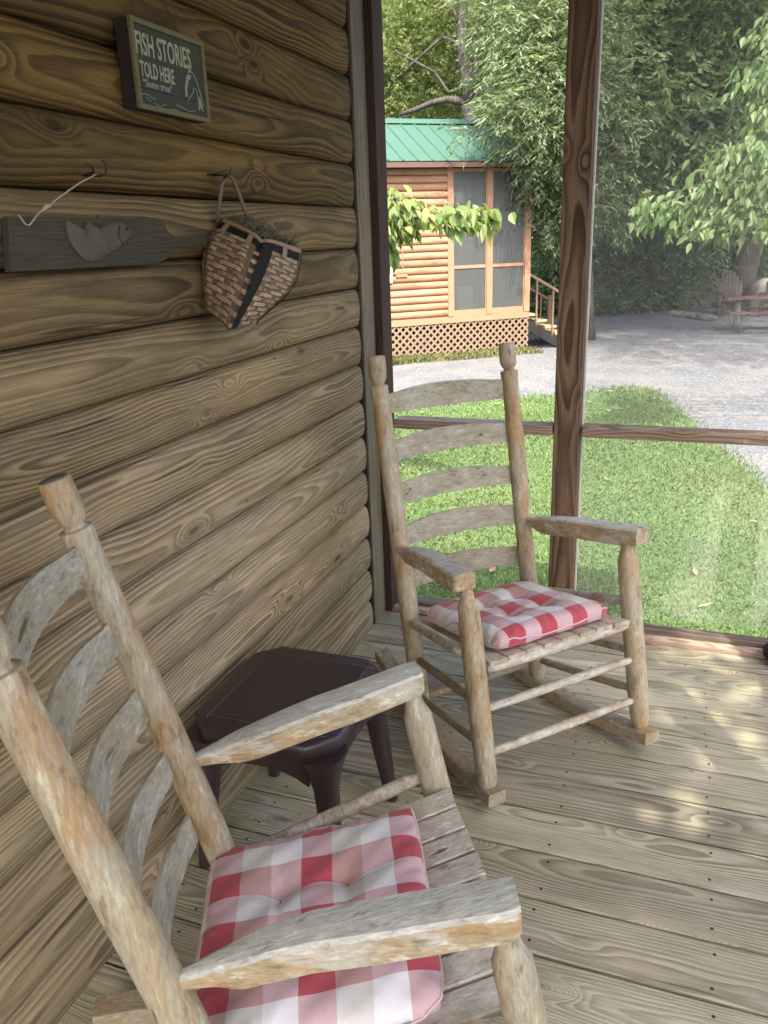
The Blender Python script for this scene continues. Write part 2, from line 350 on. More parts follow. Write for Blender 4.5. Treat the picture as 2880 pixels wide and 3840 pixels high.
# fallen leaves
N = 24; py = rng.uniform(4.8, 12.5, N); px = rng.uniform(-.8, .8, N)*(.3+py*.3)-py*.1; ok = in_lawn(px, py); px, py = px[ok], py[ok]; n = len(px)
a = rng.uniform(0, 2*PI, n); d = np.stack([np.cos(a), np.sin(a), rng.uniform(-.2, .3, n)], -1); sd = np.stack([-np.sin(a), np.cos(a), rng.uniform(-.3, .3, n)], -1)
c0 = np.stack([px, py, gz(px, py)+.055], -1); L = rng.uniform(.035, .07, n)[:, None]
V = np.stack([c0-d*L, c0-d*L*.2+sd*L*.35, c0+d*L, c0-d*L*.2-sd*L*.35], 1).reshape(-1, 3)
M['fallen'] = leaf_mat('fallen_leaf', [(.33, .22, .09), (.36, .31, .13), (.25, .14, .07)], .1)
tag(link('fallen_leaves', fast_mesh('fallen_leaves', V, 4), M['fallen']), 'few yellow fallen leaves lying on the lawn', 'leaves', kind='stuff')

# ================================================================ own porch: log wall, floor, posts, roof
XW = -1.186
wall = empty('log_wall', (XW, 1., 0), label='brown log cabin wall with sign, fish plaque and basket hung on it', cat='wall')
prof = [(-.035, 0.0)]
NP = 14
for i in range(NP+1):
    a = i/NP; prof.append((.026*math.sin(PI*a)**.42+.0 , .003+a*(.1448-.006)))
prof.append((-.035, .1448))
def log_me(y0, y1, nseg=10, seed=0):
    rr = random.Random(seed); ph = [rr.uniform(0, 6) for _ in range(4)]
    secs = []
    for i in range(nseg+1):
        y = y0+(y1-y0)*i/nseg; e = .0012*math.sin(y*3+ph[0])+.0008*math.sin(y*9+ph[1])
        endr = 1.-max(0, 1-(y1-y)/.02)*.35
        secs.append([(px_*endr+(e if px_ > 0 else 0), y, pz_+e*.5) for px_, pz_ in prof])
    secs.append([(px_*.5, y1+.006, pz_*.94+.004) for px_, pz_ in prof])
    return sweep(None, secs)
top = 2.004
for k in range(-4, 19):
    z = top-.1448*(k)
    if k == -4: pass
    zz = 2.004+.1448*4-.1448*(k+4)+.0
    if zz < -.05: break
    y0 = -.9; bm = log_me(y0-1.0, 2.92-1.0, 12, k)
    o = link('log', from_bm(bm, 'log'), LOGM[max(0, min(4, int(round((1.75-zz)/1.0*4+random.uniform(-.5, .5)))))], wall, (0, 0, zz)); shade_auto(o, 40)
bm = bmesh.new(); bm_box(bm, (-.16, -1.9, 0), (-.036, 1.92, 2.70)); link('wall_backing', from_bm(bm, 'wall_backing'), M['darktrim'], wall)

# cornerposts where the wall meets the screened opening
cr = empty('corner_post', (-1.17, 3.0, 0), label='grey and red-brown corner post where the log wall ends', cat='post')
def cbox(name, lo, hi, mat, par, bevel=.002):
    o = box(name, lo, hi, mat, None, bevel); pw = par.location; o.parent = par; o.location = Vector(o.location)-pw; return o
cbox('end_strip', (-1.215, 2.935, 0), (-1.1725, 2.951, 2.64), M['darktrim'], cr)
cbox('trim_board', (-1.215, 2.952, 0), (-1.170, 3.079, 2.64), M['trim'], cr)
cbox('frame_post', (-1.26, 3.081, 0.0), (-1.138, 3.19, 2.64), M['darktrim'], cr)

# floor boards
fl = empty('porch_floor', (0, 1, 0), kind='structure')
yb = 1.455; pitch = .1675; k0 = -14
for k in range(k0, 10):
    y = yb+pitch*k; 
    wdt = pitch-.0075
    x0, x1 = -1.2, .82
    o = box('floor_board', (x0, y+.0025, -.036), (x1, y+.0025+wdt, 0+random.uniform(-.0008, .0008)), M['floor'], None, .0035); o.parent = fl; o.location = Vector(o.location)-fl.location
bm = bmesh.new(); bm_box(bm, (-1.2, -1.9, -.2), (.8, 2.2, -.04)); link('joists', from_bm(bm, 'joists'), M['darktrim'], fl)
bm = bmesh.new()
for k in range(k0+4, 10):
    for xj in (-1.05, -.64, -.23, .18, .59):
        for q_ in (.035, .13):
            bmesh.ops.create_circle(bm, cap_ends=True, segments=10, radius=.0042, matrix=Matrix.Translation((xj+random.uniform(-.006, .006), yb+pitch*k+q_+random.uniform(-.004, .004)-1, .0014)))
o = link('screw_heads', from_bm(bm, 'screw_heads'), simple('rusty_screw', (.03, .02, .015), .6), fl); o['kind'] = 'stuff'
sill = empty('floor_sill', (0, 3.17, 0), label='weathered sill plank on the deck edge under the far opening', cat='sill')
M['sill'] = wood('dark_sill_wood', (.2, .155, .125), (.08, .05, .04), ring=.011, axis='X', warp=.05, tint_amt=.35)
cbox('plank', (-1.138, 3.085, .0015), (.82, 3.135, .020), M['rail'], sill); cbox('curb', (-1.138, 3.137, .0015), (.82, 3.2, .036), M['sill'], sill)
rj = empty('rim_board', (0, 3.2, -.2), label='deck rim board below the far opening', cat='board'); 
cbox('plank', (-1.2, 3.14, -.3), (.82, 3.2, -.037), M['rail'], rj)

# centre post and rails
pc = empty('porch_post', (-.4065, 3.23, 0), label='reddish brown square timber post between the two screened openings', cat='post', group='timber posts holding up the porch roof')
cbox('post_timber', (-.457, 3.172, .0365), (-.3565, 3.268, 2.60), M['post'], pc, .004)
cbox('screen_strip', (-.3555, 3.235, .0365), (-.349, 3.268, 2.60), simple('pale_strip', (.5, .47, .42), .7), pc, .001)
def rail(x0, x1, label):
    r_ = empty('rail', ((x0+x1)/2, 3.2, .85), label=label, cat='rail'); cbox('rail_plank', (x0, 3.172, .827), (x1, 3.262, .866), M['rail'], r_, .004); return r_
rail(-1.137, -.462, 'weathered rail between the corner post and the centre post')
rail(-.347, .66, 'weathered rail running right from the centre post')

# the right hand side and near side of the porch (mostly outside the picture)
for ki, (x, y, wx, wy) in enumerate(((.66, .54, .09, .13), (.66, 1.5, .09, .13), (.66, 2.45, .09, .1), (.66, 3.172, .1, .1), (.66, -.35, .09, .13))):
    pz = empty('porch_post', (x+wx/2, y+wy/2, 0), label=['porch post second from the near end of the open right side', 'middle porch post on the open right side', 'porch post beside the far corner post on the open right side', 'far corner post where the right rail ends', 'porch post at the near end of the open right side'][ki], cat='post', group='posts on the open right side')
    cbox('post_timber', (x, y, .001), (x+wx, y+wy, 2.60), M['post'], pz, .004)
for ki, (y0, y1) in enumerate(((-.22, .535), (.675, 1.495), (1.635, 2.445), (2.555, 3.167))):
    r_ = empty('rail', (.7, (y0+y1)/2, .85), label=['side rail nearest the camera on the open right side', 'side rail left of the middle post on the open right side', 'side rail beyond the middle post on the open right side', 'side rail next to the far corner post'][ki], cat='rail', group='side rails')
    o = box('rail_plank', (.665, y0, .827), (.755, y1, .866), M['rail'], None, .004); o.parent = r_; o.location = Vector(o.location)-r_.location

# roof over the porch
M['ceil'] = wood('ceiling_board_wood', (.3, .2, .12), (.12, .07, .035), ring=.012, axis='Y', warp=.05)
roof = empty('porch_roof', (-.2, 1, 2.45), label='porch roof with board ceiling above the rocking chairs', cat='roof')
for i in range(13):
    x = -1.18+i*.158
    cbox('ceiling_board', (x, -1.7, 2.642), (x+.153, 3.3, 2.66), M['ceil'], roof)
cbox('header_beam', (-1.137, 3.176, 2.602), (.8, 3.264, 2.639), M['post'], roof)
cbox('side_header', (.664, -.9, 2.602), (.745, 3.17, 2.639), M['post'], roof)
M['greenroof'] = simple('green_painted_metal', (.055, .2, .15), .38, .12, 4, .0, spec=.5)
cbox('roof_sheet', (-1.4, -1.8, 2.71), (.86, 3.40, 2.735), M['greenroof'], roof)
cbox('roof_fascia', (-1.3, 3.302, 2.62), (.86, 3.33, 2.709), M['darktrim'], roof)

# insect screens
def screen_mat():
    t = NT('insect_screen'); geo = t.n('ShaderNodeNewGeometry')
    inc = t.n('ShaderNodeVectorMath', {0: geo.outputs['Incoming'], 1: geo.outputs['Normal']}, operation='DOT_PRODUCT').outputs['Value']
    c = t.math('ABSOLUTE', inc); f = t.math('SUBTRACT', 1., t.math('POWER', .84, t.math('DIVIDE', 1., t.math('MAXIMUM', c, .12))), clamp=True)
    tr = t.n('ShaderNodeBsdfTransparent'); df = t.n('ShaderNodeBsdfDiffuse', {'Color': (.45, .46, .44, 1)})
    mx = t.n('ShaderNodeMixShader', {0: f, 1: tr.outputs[0], 2: df.outputs[0]}); t.t.links.new(mx.outputs[0], t.out.inputs[0]); return t.m
M['screen'] = screen_mat()
def screen(pts, label):
    me = bpy.data.meshes.new('insect_screen'); me.from_pydata(pts, [], [(0, 1, 2, 3)]); o = link('insect_screen', me, M['screen']); return tag(o, label, 'screen')
screen([(-.346, 3.266, .037), (.66, 3.266, .037), (.66, 3.266, 2.60), (-.346, 3.266, 2.60)], 'fine insect screen stretched right of the centre post')
#screen([(.757, -.3, .04), (.757, 3.17, .04), (.757, 3.17, 2.60), (.757, -.3, 2.60)], 'fine insect screen along the open right side of the porch')

# ================================================================ rocking chairs
M['chair'] = blotch('peeled_chair_wood', (.35, .275, .165), (.36, .235, .12), (.36, .325, .24), .65, .6, fs=(60, 9, 60))
M['chairpost'] = blotch('peeled_chair_post', (.40, .315, .185), (.41, .255, .115), (.42, .40, .30), .55, .8, stretch=(1, 1, .3))
M['arm'] = blotch('weathered_chair_arm', (.41, .325, .19), (.43, .285, .135), (.57, .575, .49), .85, .8, up_grey=1., stretch=(1, .35, 1), fs=(60, 9, 60))
M['endgrain'] = simple('grey_end_grain', (.16, .135, .11), .8, .4, 90, .002)
M['slatwood'] = blotch('weathered_back_slat', (.35, .31, .21), (.37, .295, .18), (.42, .395, .30), .7, .35, stretch=(.4, 1, 1), fs=(9, 60, 60))
M['seatwood'] = blotch('weathered_seat_slat', (.46, .38, .27), (.38, .24, .13), (.62, .575, .46), .85, .4, up_grey=.8, stretch=(1, .4, 1), fs=(60, 9, 60))
M['rung'] = blotch('pale_worn_rung', (.45, .38, .28), (.42, .3, .17), (.55, .51, .42), .8, .5, fs=(9, 60, 60))
def lerp(a, b, t): return Vector(a)*(1-t)+Vector(b)*t
def cloth_mat():
    t = NT('red_white_check_cloth')
    uv = t.n('ShaderNodeAttribute', {}, attribute_name='weave').outputs['Vector']; sp_ = t.n('ShaderNodeSeparateXYZ', {0: uv})
    wx = t.math('ADD', sp_.outputs[0], t.math('MULTIPLY', t.math('SUBTRACT', t.noise(uv, 9, 2, .5), .5), .012))
    cx = t.math('FRACT', t.math('DIVIDE', t.math('ADD', wx, 10.026), .179)); cy_ = t.math('FRACT', t.math('DIVIDE', t.math('ADD', sp_.outputs[1], 9.996), .119))
    red = (.46, .078, .09); white = (.76, .74, .72)
    warp_ = t.ramp(cx, [(0, red), (.3333, (.55, .50, .42)), (.6667, white)], 'CONSTANT'); weft = t.ramp(cy_, [(0, red), (.5, white)], 'CONSTANT')
    mx = t.mix(.5, warp_, weft)
    wv = t.noise(t.map(uv, (700, 40, 1)), 1, 2, .6); wv2 = t.noise(t.map(uv, (40, 700, 1)), 1, 2, .6); f = t.math('MULTIPLY', t.math('ADD', wv, wv2), .5)
    mx = t.mix(.35, mx, t.ramp(f, [(.3, .55), (.7, 1.)]), 'MULTIPLY')
    dirt = t.noise(uv, 14, 5, .7); mx = t.mix(t.ramp(dirt, [(.55, 0.), (.8, .25)]), mx, (.4, .36, .3))
    t.bsdf(mx, .9, t.bump(f, .0006), Specular_IOR_Level=.15, Sheen_Weight=.2); return t.m
M['cloth'] = cloth_mat(); M['tie'] = simple('dark_cushion_tie', (.06, .03, .03), .9); M['piping'] = simple('pink_white_piping', (.62, .42, .42), .85, .3, 60); M['thread'] = simple('tuft_thread', (.3, .08, .08), .9)
PTS = {
 0:{
  'T':((0.252,-0.200,1.244),(-0.256,-0.199,1.242)),
  'N':((0.255,-0.183,1.154),(-0.256,-0.181,1.150)),
  'J':((0.262,-0.071,0.620),(-0.250,-0.070,0.623)),
  'S':((0.254,-0.032,0.366),(-0.252,-0.031,0.366)),
  'B':((0.245,0.041,0.057),(-0.245,0.043,0.054)),
  'F':((0.302,0.410,0.651),(-0.301,0.392,0.656)),
  'G':((0.291,0.504,0.071),(-0.297,0.508,0.087)),
  'Ati':((0.285,0.432,0.730),(-0.294,0.439,0.738)),
  'Ato':((0.352,0.420,0.728),(-0.355,0.419,0.736)),
  'Abi':((0.291,0.446,0.675),(-0.294,0.444,0.680)),
  'Abo':((0.353,0.427,0.672),(-0.359,0.435,0.677)),
  'K':((0.262,0.451,0.460),(-0.263,0.449,0.461)),
  'RU':((0.280,0.467,0.313),(-0.280,0.467,0.313)),
  'RL':((0.276,0.490,0.179),(-0.276,0.490,0.179)),
  'SU':((0.243,0.004,0.244),(-0.243,0.004,0.244)),
  'SL':((0.250,0.034,0.113),(-0.250,0.034,0.113)),
  'SUf':((0.297,0.445,0.331),(-0.297,0.445,0.331)),
  'SLf':((0.294,0.467,0.202),(-0.294,0.467,0.202)),
  'Rti':((0.267,0.563,0.097),(-0.267,0.563,0.098)),
  'Rto':((0.326,0.553,0.102),(-0.326,0.558,0.096)),
  'Rbi':((0.262,0.564,0.058),(-0.269,0.564,0.058)),
  'Rbo':((0.328,0.562,0.050),(-0.331,0.557,0.056)),
  'SR':((0.250,-0.025,0.372),(-0.249,-0.024,0.373)),
  'SRf':((0.327,0.421,0.490),(-0.314,0.428,0.491)),
  'BR':((0.232,0.030,0.104),(-0.228,0.021,0.099)),
  's0t':((0.215,-0.176,1.121),(-0.216,-0.176,1.121)),
  's0b':((0.220,-0.166,1.060),(-0.219,-0.166,1.057)),
  's1t':((0.220,-0.149,0.968),(-0.220,-0.150,0.970)),
  's1b':((0.219,-0.137,0.907),(-0.220,-0.138,0.907)),
  's2t':((0.214,-0.123,0.828),(-0.215,-0.121,0.820)),
  's2b':((0.219,-0.110,0.763),(-0.221,-0.108,0.760)),
  's3t':((0.218,-0.094,0.686),(-0.219,-0.092,0.681)),
  's3b':((0.213,-0.079,0.625),(-0.216,-0.077,0.615)),
  's4t':((0.228,-0.070,0.529),(-0.227,-0.070,0.528)),
  's4b':((0.229,-0.060,0.469),(-0.227,-0.060,0.466)),
 },
 1:{
  'T':((0.254,-0.200,1.242),(-0.254,-0.201,1.241)),
  'N':((0.255,-0.182,1.150),(-0.255,-0.182,1.149)),
  'J':((0.250,-0.061,0.626),(-0.254,-0.068,0.627)),
  'S':((0.252,-0.031,0.366),(-0.252,-0.031,0.366)),
  'B':((0.245,0.041,0.057),(-0.245,0.041,0.057)),
  'F':((0.318,0.409,0.638),(-0.310,0.411,0.644)),
  'G':((0.284,0.501,0.080),(-0.284,0.501,0.080)),
  'Ati':((0.282,0.428,0.734),(-0.282,0.434,0.731)),
  'Ato':((0.351,0.417,0.732),(-0.350,0.417,0.729)),
  'Abi':((0.293,0.443,0.677),(-0.293,0.442,0.677)),
  'Abo':((0.348,0.423,0.678),(-0.350,0.426,0.677)),
  'K':((0.263,0.451,0.459),(-0.262,0.452,0.457)),
  'RU':((0.280,0.467,0.313),(-0.280,0.467,0.313)),
  'RL':((0.276,0.490,0.179),(-0.276,0.490,0.179)),
  'SU':((0.243,0.004,0.244),(-0.243,0.004,0.244)),
  'SL':((0.250,0.034,0.113),(-0.250,0.034,0.113)),
  'SUf':((0.297,0.445,0.331),(-0.297,0.445,0.331)),
  'SLf':((0.294,0.467,0.202),(-0.294,0.467,0.202)),
  'Rti':((0.267,0.563,0.098),(-0.267,0.563,0.098)),
  'Rto':((0.327,0.556,0.099),(-0.327,0.556,0.099)),
  'Rbi':((0.266,0.564,0.055),(-0.266,0.564,0.055)),
  'Rbo':((0.329,0.560,0.051),(-0.329,0.560,0.051)),
  'SR':((0.249,-0.024,0.373),(-0.249,-0.024,0.373)),
  'SRf':((0.314,0.428,0.458),(-0.314,0.428,0.458)),
  'BR':((0.239,0.028,0.102),(-0.239,0.028,0.102)),
  's0t':((0.216,-0.176,1.122),(-0.216,-0.177,1.123)),
  's0b':((0.220,-0.166,1.061),(-0.222,-0.167,1.065)),
  's1t':((0.220,-0.150,0.969),(-0.220,-0.149,0.970)),
  's1b':((0.220,-0.138,0.908),(-0.221,-0.140,0.911)),
  's2t':((0.215,-0.123,0.825),(-0.216,-0.125,0.828)),
  's2b':((0.220,-0.110,0.762),(-0.220,-0.112,0.763)),
  's3t':((0.218,-0.094,0.683),(-0.218,-0.095,0.684)),
  's3b':((0.216,-0.080,0.623),(-0.219,-0.086,0.629)),
  's4t':((0.228,-0.070,0.529),(-0.229,-0.070,0.531)),
  's4b':((0.229,-0.060,0.469),(-0.231,-0.060,0.471)),
 },
}
def rocking_chair(c, pose, tilt, label):
    P = PTS[c]; X, Y, a, _ = pose
    root = empty('rocking_chair', (X, Y, 0), label=label, cat='rocking chair', group='wooden rocking chairs on the porch')
    root.matrix_world = Matrix.Translation((X, Y, -.003 if tilt else 0)) @ Matrix.Rotation(a-PI/2, 4, 'Z') @ Matrix.Rotation(tilt, 4, 'X')
    V = {k: (Vector(v[0]), Vector(v[1])) for k, v in P.items()}
    rr = random.Random(5+c)
    for s in (0, 1):
        T, N_, B = V['T'][s], V['N'][s], V['B'][s]; S_ = V['S'][s]; ax = (T-N_).normalized()
        r = .0305
        # back post: long turned pole with a neck groove and a flat topped finial
        pts, rad = [], []
        low = B-(S_-B).normalized()*.012
        for tt, rw in ((0, .021), (.012, .0265), (.03, .029), (.12, .030), (.25, .031), (.4, .0315), (.55, .031), (.7, .0305), (.85, .0295), (.97, .0285)):
            pts.append(lerp(low, N_, tt)); rad.append(rw*(1+rr.uniform(-.03, .03)))
        for d, rw in ((-.014, .0300), (-.006, .0305), (-.0015, .0285), (.0, .0205), (.005, .0180), (.011, .0215), (.02, .0265), (.035, .0290), (.06, .0292), (.085, .0285)):
            pts.append(N_+ax*d); rad.append(rw)
        pts.append(T-ax*.004); rad.append(.028); pts.append(T); rad.append(.0262)
        o = tube('back_post', pts, rad, M['chairpost'], root, 20, .022); shade_auto(o, 40)
        tube('end_grain', [T-ax*.001, T+ax*.0006], [.0255, .0250], M['endgrain'], root, 20)
        F_, G_ = V['F'][s], V['G'][s]; ad = V['Abi'][s]; d = (F_-G_).normalized()
        top_ = F_+d*.045
        pts = [G_-d*.006, G_+d*.006, G_+d*.03, lerp(G_, F_, .2), lerp(G_, F_, .45), lerp(G_, F_, .7), lerp(G_, F_, .88), lerp(G_, F_, .95), F_, top_]
        rad = [.019, .024, .030, .0315, .032, .0325, .0325, .030, .020, .014]
        o = tube('front_post', pts, [x*(1+rr.uniform(-.03, .03)) for x in rad], M['chairpost'], root, 20, .025); shade_auto(o, 40)
        # arm: thick shaped plank, thin where it meets the back post
        J = V['J'][s]; Ai, Ao, Bi, Bo = (V[k][s] for k in ('Ati', 'Ato', 'Abi', 'Abo'))
        sx = 1 if s == 0 else -1
        dirn = ((Ai+Ao)/2-J); dirn.z = 0; dirn.normalize(); lat = Vector((dirn.y, -dirn.x, 0))*sx   # outward
        secs = []
        hw_end = (Ao-Ai).length/2; hh = ((Ai+Ao)/2-(Bi+Bo)/2).length
        J2 = J+(J-V['F'][s])*0; Jt = J+Vector((0, -.01, .012))
        for i, (tt, wf, hf, bow) in enumerate(((0, .28, .32, 0), (.06, .36, .40, .05), (.14, .55, .62, .35), (.22, .72, .92, .7), (.3, .84, 1., .95), (.42, .95, 1., 1.), (.56, 1.02, 1., .85), (.7, 1.04, 1., .55), (.84, 1.02, 1., .22), (.95, 1., 1., .04), (.985, .97, .96, .0), (1., .9, .88, 0))):
            tc = lerp(Jt, (Ai+Ao)/2, tt)+Vector((0, 0, .014*bow))-lat*(.012*bow)
            if tt > .99: tc += dirn*.0
            hw = hw_end*wf; h = hh*hf; q = (Ao-Ai).normalized() if tt > .9 else lat
            dn = Vector((0, 0, -1)); bv = min(.006, hw*.3)
            if hf < .9: sh = .0
            prof_ = [(-hw, -bv), (-hw+bv, 0), (-hw*.3, .0016), (hw*.3, .0016), (hw-bv, 0), (hw, -bv), (hw, -h+bv), (hw-bv, -h), (-hw+bv, -h), (-hw, -h+bv)]
            e = .0015*math.sin(i*2.1+c+s)
            secs.append([tc+lat*(u+e)-dn*v for u, v in prof_])
        o = link('arm', from_bm(sweep(None, secs), 'arm'), M['arm'], root); shade_auto(o, 32)
        # rocker: bent runner touching the floor
        yc = .15; R_ = 1.62
        Ft = (V['Rti'][s]+V['Rto'][s])/2; hw = .029
        xg = lambda y: (Ft.x-B.x)/(Ft.y-B.y)*(y-B.y)+B.x
        secs = []
        for i in range(23):
            y = -.335+(Ft.y+.335)*i/22; zb = (y-yc)**2/(2*R_); th = .045 if i < 21 else .043
            x = xg(y); taper = 1 if i > 2 else .8+.1*i
            secs.append([(x-hw, y, zb+.003), (x-hw+.003, y, zb), (x+hw-.003, y, zb), (x+hw, y, zb+.003), (x+hw, y, zb+th*taper-.004), (x+hw-.004, y, zb+th*taper), (x-hw+.004, y, zb+th*taper), (x-hw, y, zb+th*taper-.004)])
        o = link('rocker', from_bm(sweep(None, secs), 'rocker'), M['chair'], root); shade_auto(o, 35)
        # side rungs and the side rail of the seat
        for k0, k1, r_ in (('SU', 'SUf', .0125), ('SL', 'SLf', .0125)):
            a_, b_ = V[k0][s], V[k1][s]
            tube('rung', [lerp(a_, b_, x) for x in (0, .1, .5, .9, 1)], [r_*.8, r_, r_*1.15, r_, r_*.8], M['chair'], root, 12, .03)
        a_, b_ = V['SR'][s], V['SRf'][s]
        tube('seat_rail', [lerp(a_, b_, x) for x in (0, .1, .5, .9, 1)], [.012, .0155, .0165, .0155, .012], M['rung'], root, 12, .04)
    for k in ('RU', 'RL'):
        a_, b_ = V[k]; tube('rung', [lerp(a_, b_, x) for x in (0, .06, .5, .94, 1)], [.010, .0125, .0145, .0125, .010], M['rung'], root, 12, .04)
    a_, b_ = V['BR']; tube('rung', [lerp(a_, b_, x) for x in (0, .06, .5, .94, 1)], [.010, .0125, .0145, .0125, .010], M['chair'], root, 12, .04)
    a_, b_ = V['S'][0]+Vector((0, 0, .0)), V['S'][1]; tube('seat_rail', [lerp(a_, b_, x) for x in (0, .06, .5, .94, 1)], [.012, .015, .016, .015, .012], M['chair'], root, 12, .04)
    K0, K1 = V['K']; zf = Vector((0, 0, -.030))
    tube('seat_rail', [lerp(K0+zf, K1+zf, x) for x in (0, .06, .3, .5, .7, .94, 1)], [.012, .0155, .017, .018, .017, .0155, .012], M['rung'], root, 12, .05)
    # seat of planks running front to back
    zs = lambda y: .381+(y+.04)*(K0.z-.381)/(K0.y+.04)+.0-.012*math.sin(PI*max(0, min(1, (y+.04)/.49)))
    n = 8; xa, xb = -.262, .262; wdt = (xb-xa)/n
    for i in range(n):
        x0 = xa+wdt*i+.003; x1 = x0+wdt-.006; bm = bmesh.new(); secs = []
        yf = K0.y+.012+rr.uniform(-.006, .006); yb_ = -.03
        for j in range(9):
            y = yb_+(yf-yb_)*j/8; z = zs(y)-.004; fx = .92+.08*(y-yb_)/(yf-yb_); h = .016
            X0, X1 = x0*fx, x1*fx; b2 = .003
            secs.append([(X0, y, z-h), (X0, y, z-b2), (X0+b2, y, z), (X1-b2, y, z), (X1, y, z-b2), (X1, y, z-h)])
        o = link('seat_slat', from_bm(sweep(None, secs), 'seat_slat'), M['seatwood'], root); shade_auto(o, 35)
    # ladder back: five bowed slats, deeper in the middle
    for i in range(5):
        tl, tr = V['s%dt' % i]; bl, br_ = V['s%db' % i]; secs = []; ns = 16
        for j in range(ns+1):
            u = j/ns; ext = .02
            t0 = lerp(tl, tr, u); b0 = lerp(bl, br_, u); q = 4*u*(1-u); h = (t0-b0).normalized()
            bow = Vector((0, -1, 0))*(.047*q)+Vector((0, 0, 0))
            if j == 0: t0 = t0+(tl-tr).normalized()*ext; b0 = b0+(bl-br_).normalized()*ext
            if j == ns: t0 = t0+(tr-tl).normalized()*ext; b0 = b0+(br_-bl).normalized()*ext
            t0 = t0+h*(.010*q)+bow; b0 = b0-h*(.006*q)+bow
            nn = Vector((0, -1, -.12)).normalized(); th = .009
            secs.append([t0+nn*.001, t0+h*.001+nn*th*.5, t0+nn*th, b0+nn*th, b0+nn*th*.5-h*.001, b0+nn*.001])
        o = link('back_slat', from_bm(sweep(None, secs), 'back_slat'), M['slatwood'], root); shade_auto(o, 45)
    return root, zs
def cushion(root, zs, label, cx, cyy, wx, wy, rot, ph, seed, lift=0.):
    rr = random.Random(seed); n = 72; Vt, F, uv = [], [], []
    tufts = [(-.068, -.065), (.068, -.065), (-.068, .065), (.068, .065)]
    def height(x, y):
        ex = 1-abs(x/(wx/2))**5; ey = 1-abs(y/(wy/2))**5; e = max(0, ex)*max(0, ey); h = (.058 if seed == 3 else .043)*max(0, e)**.36
        for tx, ty in tufts:
            d2 = (x-tx)**2+(y-ty)**2; h -= .019*math.exp(-d2/.0009)+.008*math.exp(-d2/.006)
        for tx in (-.068, .068): h -= .0065*math.exp(-((x-tx)/.009)**2)*math.exp(-(y/.15)**4)
        for ty in (-.065, .065): h -= .0045*math.exp(-((y-ty)/.010)**2)*math.exp(-(x/.10)**4)
        h += .0022*math.sin(x*43+seed)*math.sin(y*37+seed*2)+.0012*math.sin(x*90+y*70+seed)
        edge = max(abs(x)/(wx/2), abs(y)/(wy/2)); h += .0022*math.sin(40*math.atan2(y, x)+seed)*max(0, edge-.75)*4*(1 if edge < .999 else 0)
        return max(h, .0)
    ca, sa = math.cos(rot), math.sin(rot)
    def remap(u):  # denser samples near the rim
        return math.sin(u*PI/2)*.35+u*.65
    idx = {}
    for side in (1, -1):
        for j in range(n+1):
            for i in range(n+1):
                if side == -1 and (i in (0, n) or j in (0, n)): idx[side, i, j] = idx[1, i, j]; continue
                u, v = remap(2*i/n-1), remap(2*j/n-1)
                # slightly rounded corners
                cr_ = 1-.045*(abs(u)**6*abs(v)**6); x, y = u*wx/2*cr_, v*wy/2*cr_
                pin = 1-.03*math.cos(v*PI*1.5)*abs(u)**8; x *= pin
                h = height(x, y)*(1 if side == 1 else -.42)
                X, Y = cx+x*ca-y*sa, cyy+x*sa+y*ca
                Vt.append((X, Y, zs(Y)+.019+lift+h)); idx[side, i, j] = len(Vt)-1; uv.append((y+ph[0], x+ph[1], side*.001))
    for side in (1, -1):
        for j in range(n):
            for i in range(n):
                q = [idx[side, i, j], idx[side, i+1, j], idx[side, i+1, j+1], idx[side, i, j+1]]; F.append(q if side == 1 else q[::-1])
    me = bpy.data.meshes.new('cushion_cover'); me.from_pydata(Vt, [], F)
    at = me.attributes.new('weave', 'FLOAT_VECTOR', 'POINT'); at.data.foreach_set('vector', np.array(uv, dtype=np.float32).ravel())
    for p in me.polygons: p.use_smooth = True
    cu = empty('seat_cushion', (0, 0, 0), label=label, cat='cushion', group='checked seat cushions'); cu.matrix_world = root.matrix_world.copy()
    link('cushion_cover', me, M['cloth'], cu)
    loop = [(i, 0) for i in range(0, n, 2)]+[(n, j) for j in range(0, n, 2)]+[(i, n) for i in range(n, 0, -2)]+[(0, j) for j in range(n, 0, -2)]; loop.append(loop[0])
    tube('piping', [Vt[idx[1, i, j]] for i, j in loop], .0026, M['piping'], cu, 6)
    for tx, ty in tufts:
        X, Y = cx+tx*ca-ty*sa, cyy+tx*sa+ty*ca; z = zs(Y)+.019+lift+height(tx, ty)
        tube('tuft', [(X-.004, Y, z+.0005), (X, Y, z+.002), (X+.004, Y, z+.0005)], .0014, M['thread'], cu, 6)
    for sx in ((1, -1) if seed == 3 else ()):
        X, Y = cx+sx*(wx/2-.02)*ca+wy*.45*sa, cyy-wy/2+.012; z = zs(Y)+.015
        for q in (0, 1):
            tube('tie', [(X, Y, z), (X+sx*.03, Y-.03, z+.002), (X+sx*(.035+.01*q), Y-.045+.02*q, z-.05), (X+sx*(.034+.014*q), Y-.04+.03*q, z-.15-.03*q)], .0022, M['tie'], cu, 6)
    return cu
POSE0 = (-.603, 2.474, -.745, 0); POSE1 = (-.654, .946, .529, 0)
ch0, zs0 = rocking_chair(0, POSE0, 0., 'rocking chair in the far corner, its back to the screened opening')
ch1, zs1 = rocking_chair(1, POSE1, .038, 'nearest rocking chair, cut off by the lower left picture edge')
cushion(ch0, zs0, 'red and white checked cushion on the far corner rocking chair', .0, .222, .43, .42, 0.03, (.012, .0), 3)
cushion(ch1, zs1, 'red and white checked cushion on the nearest rocking chair', .0, .142, .45, .425, -.10, (.02, .01), 8)

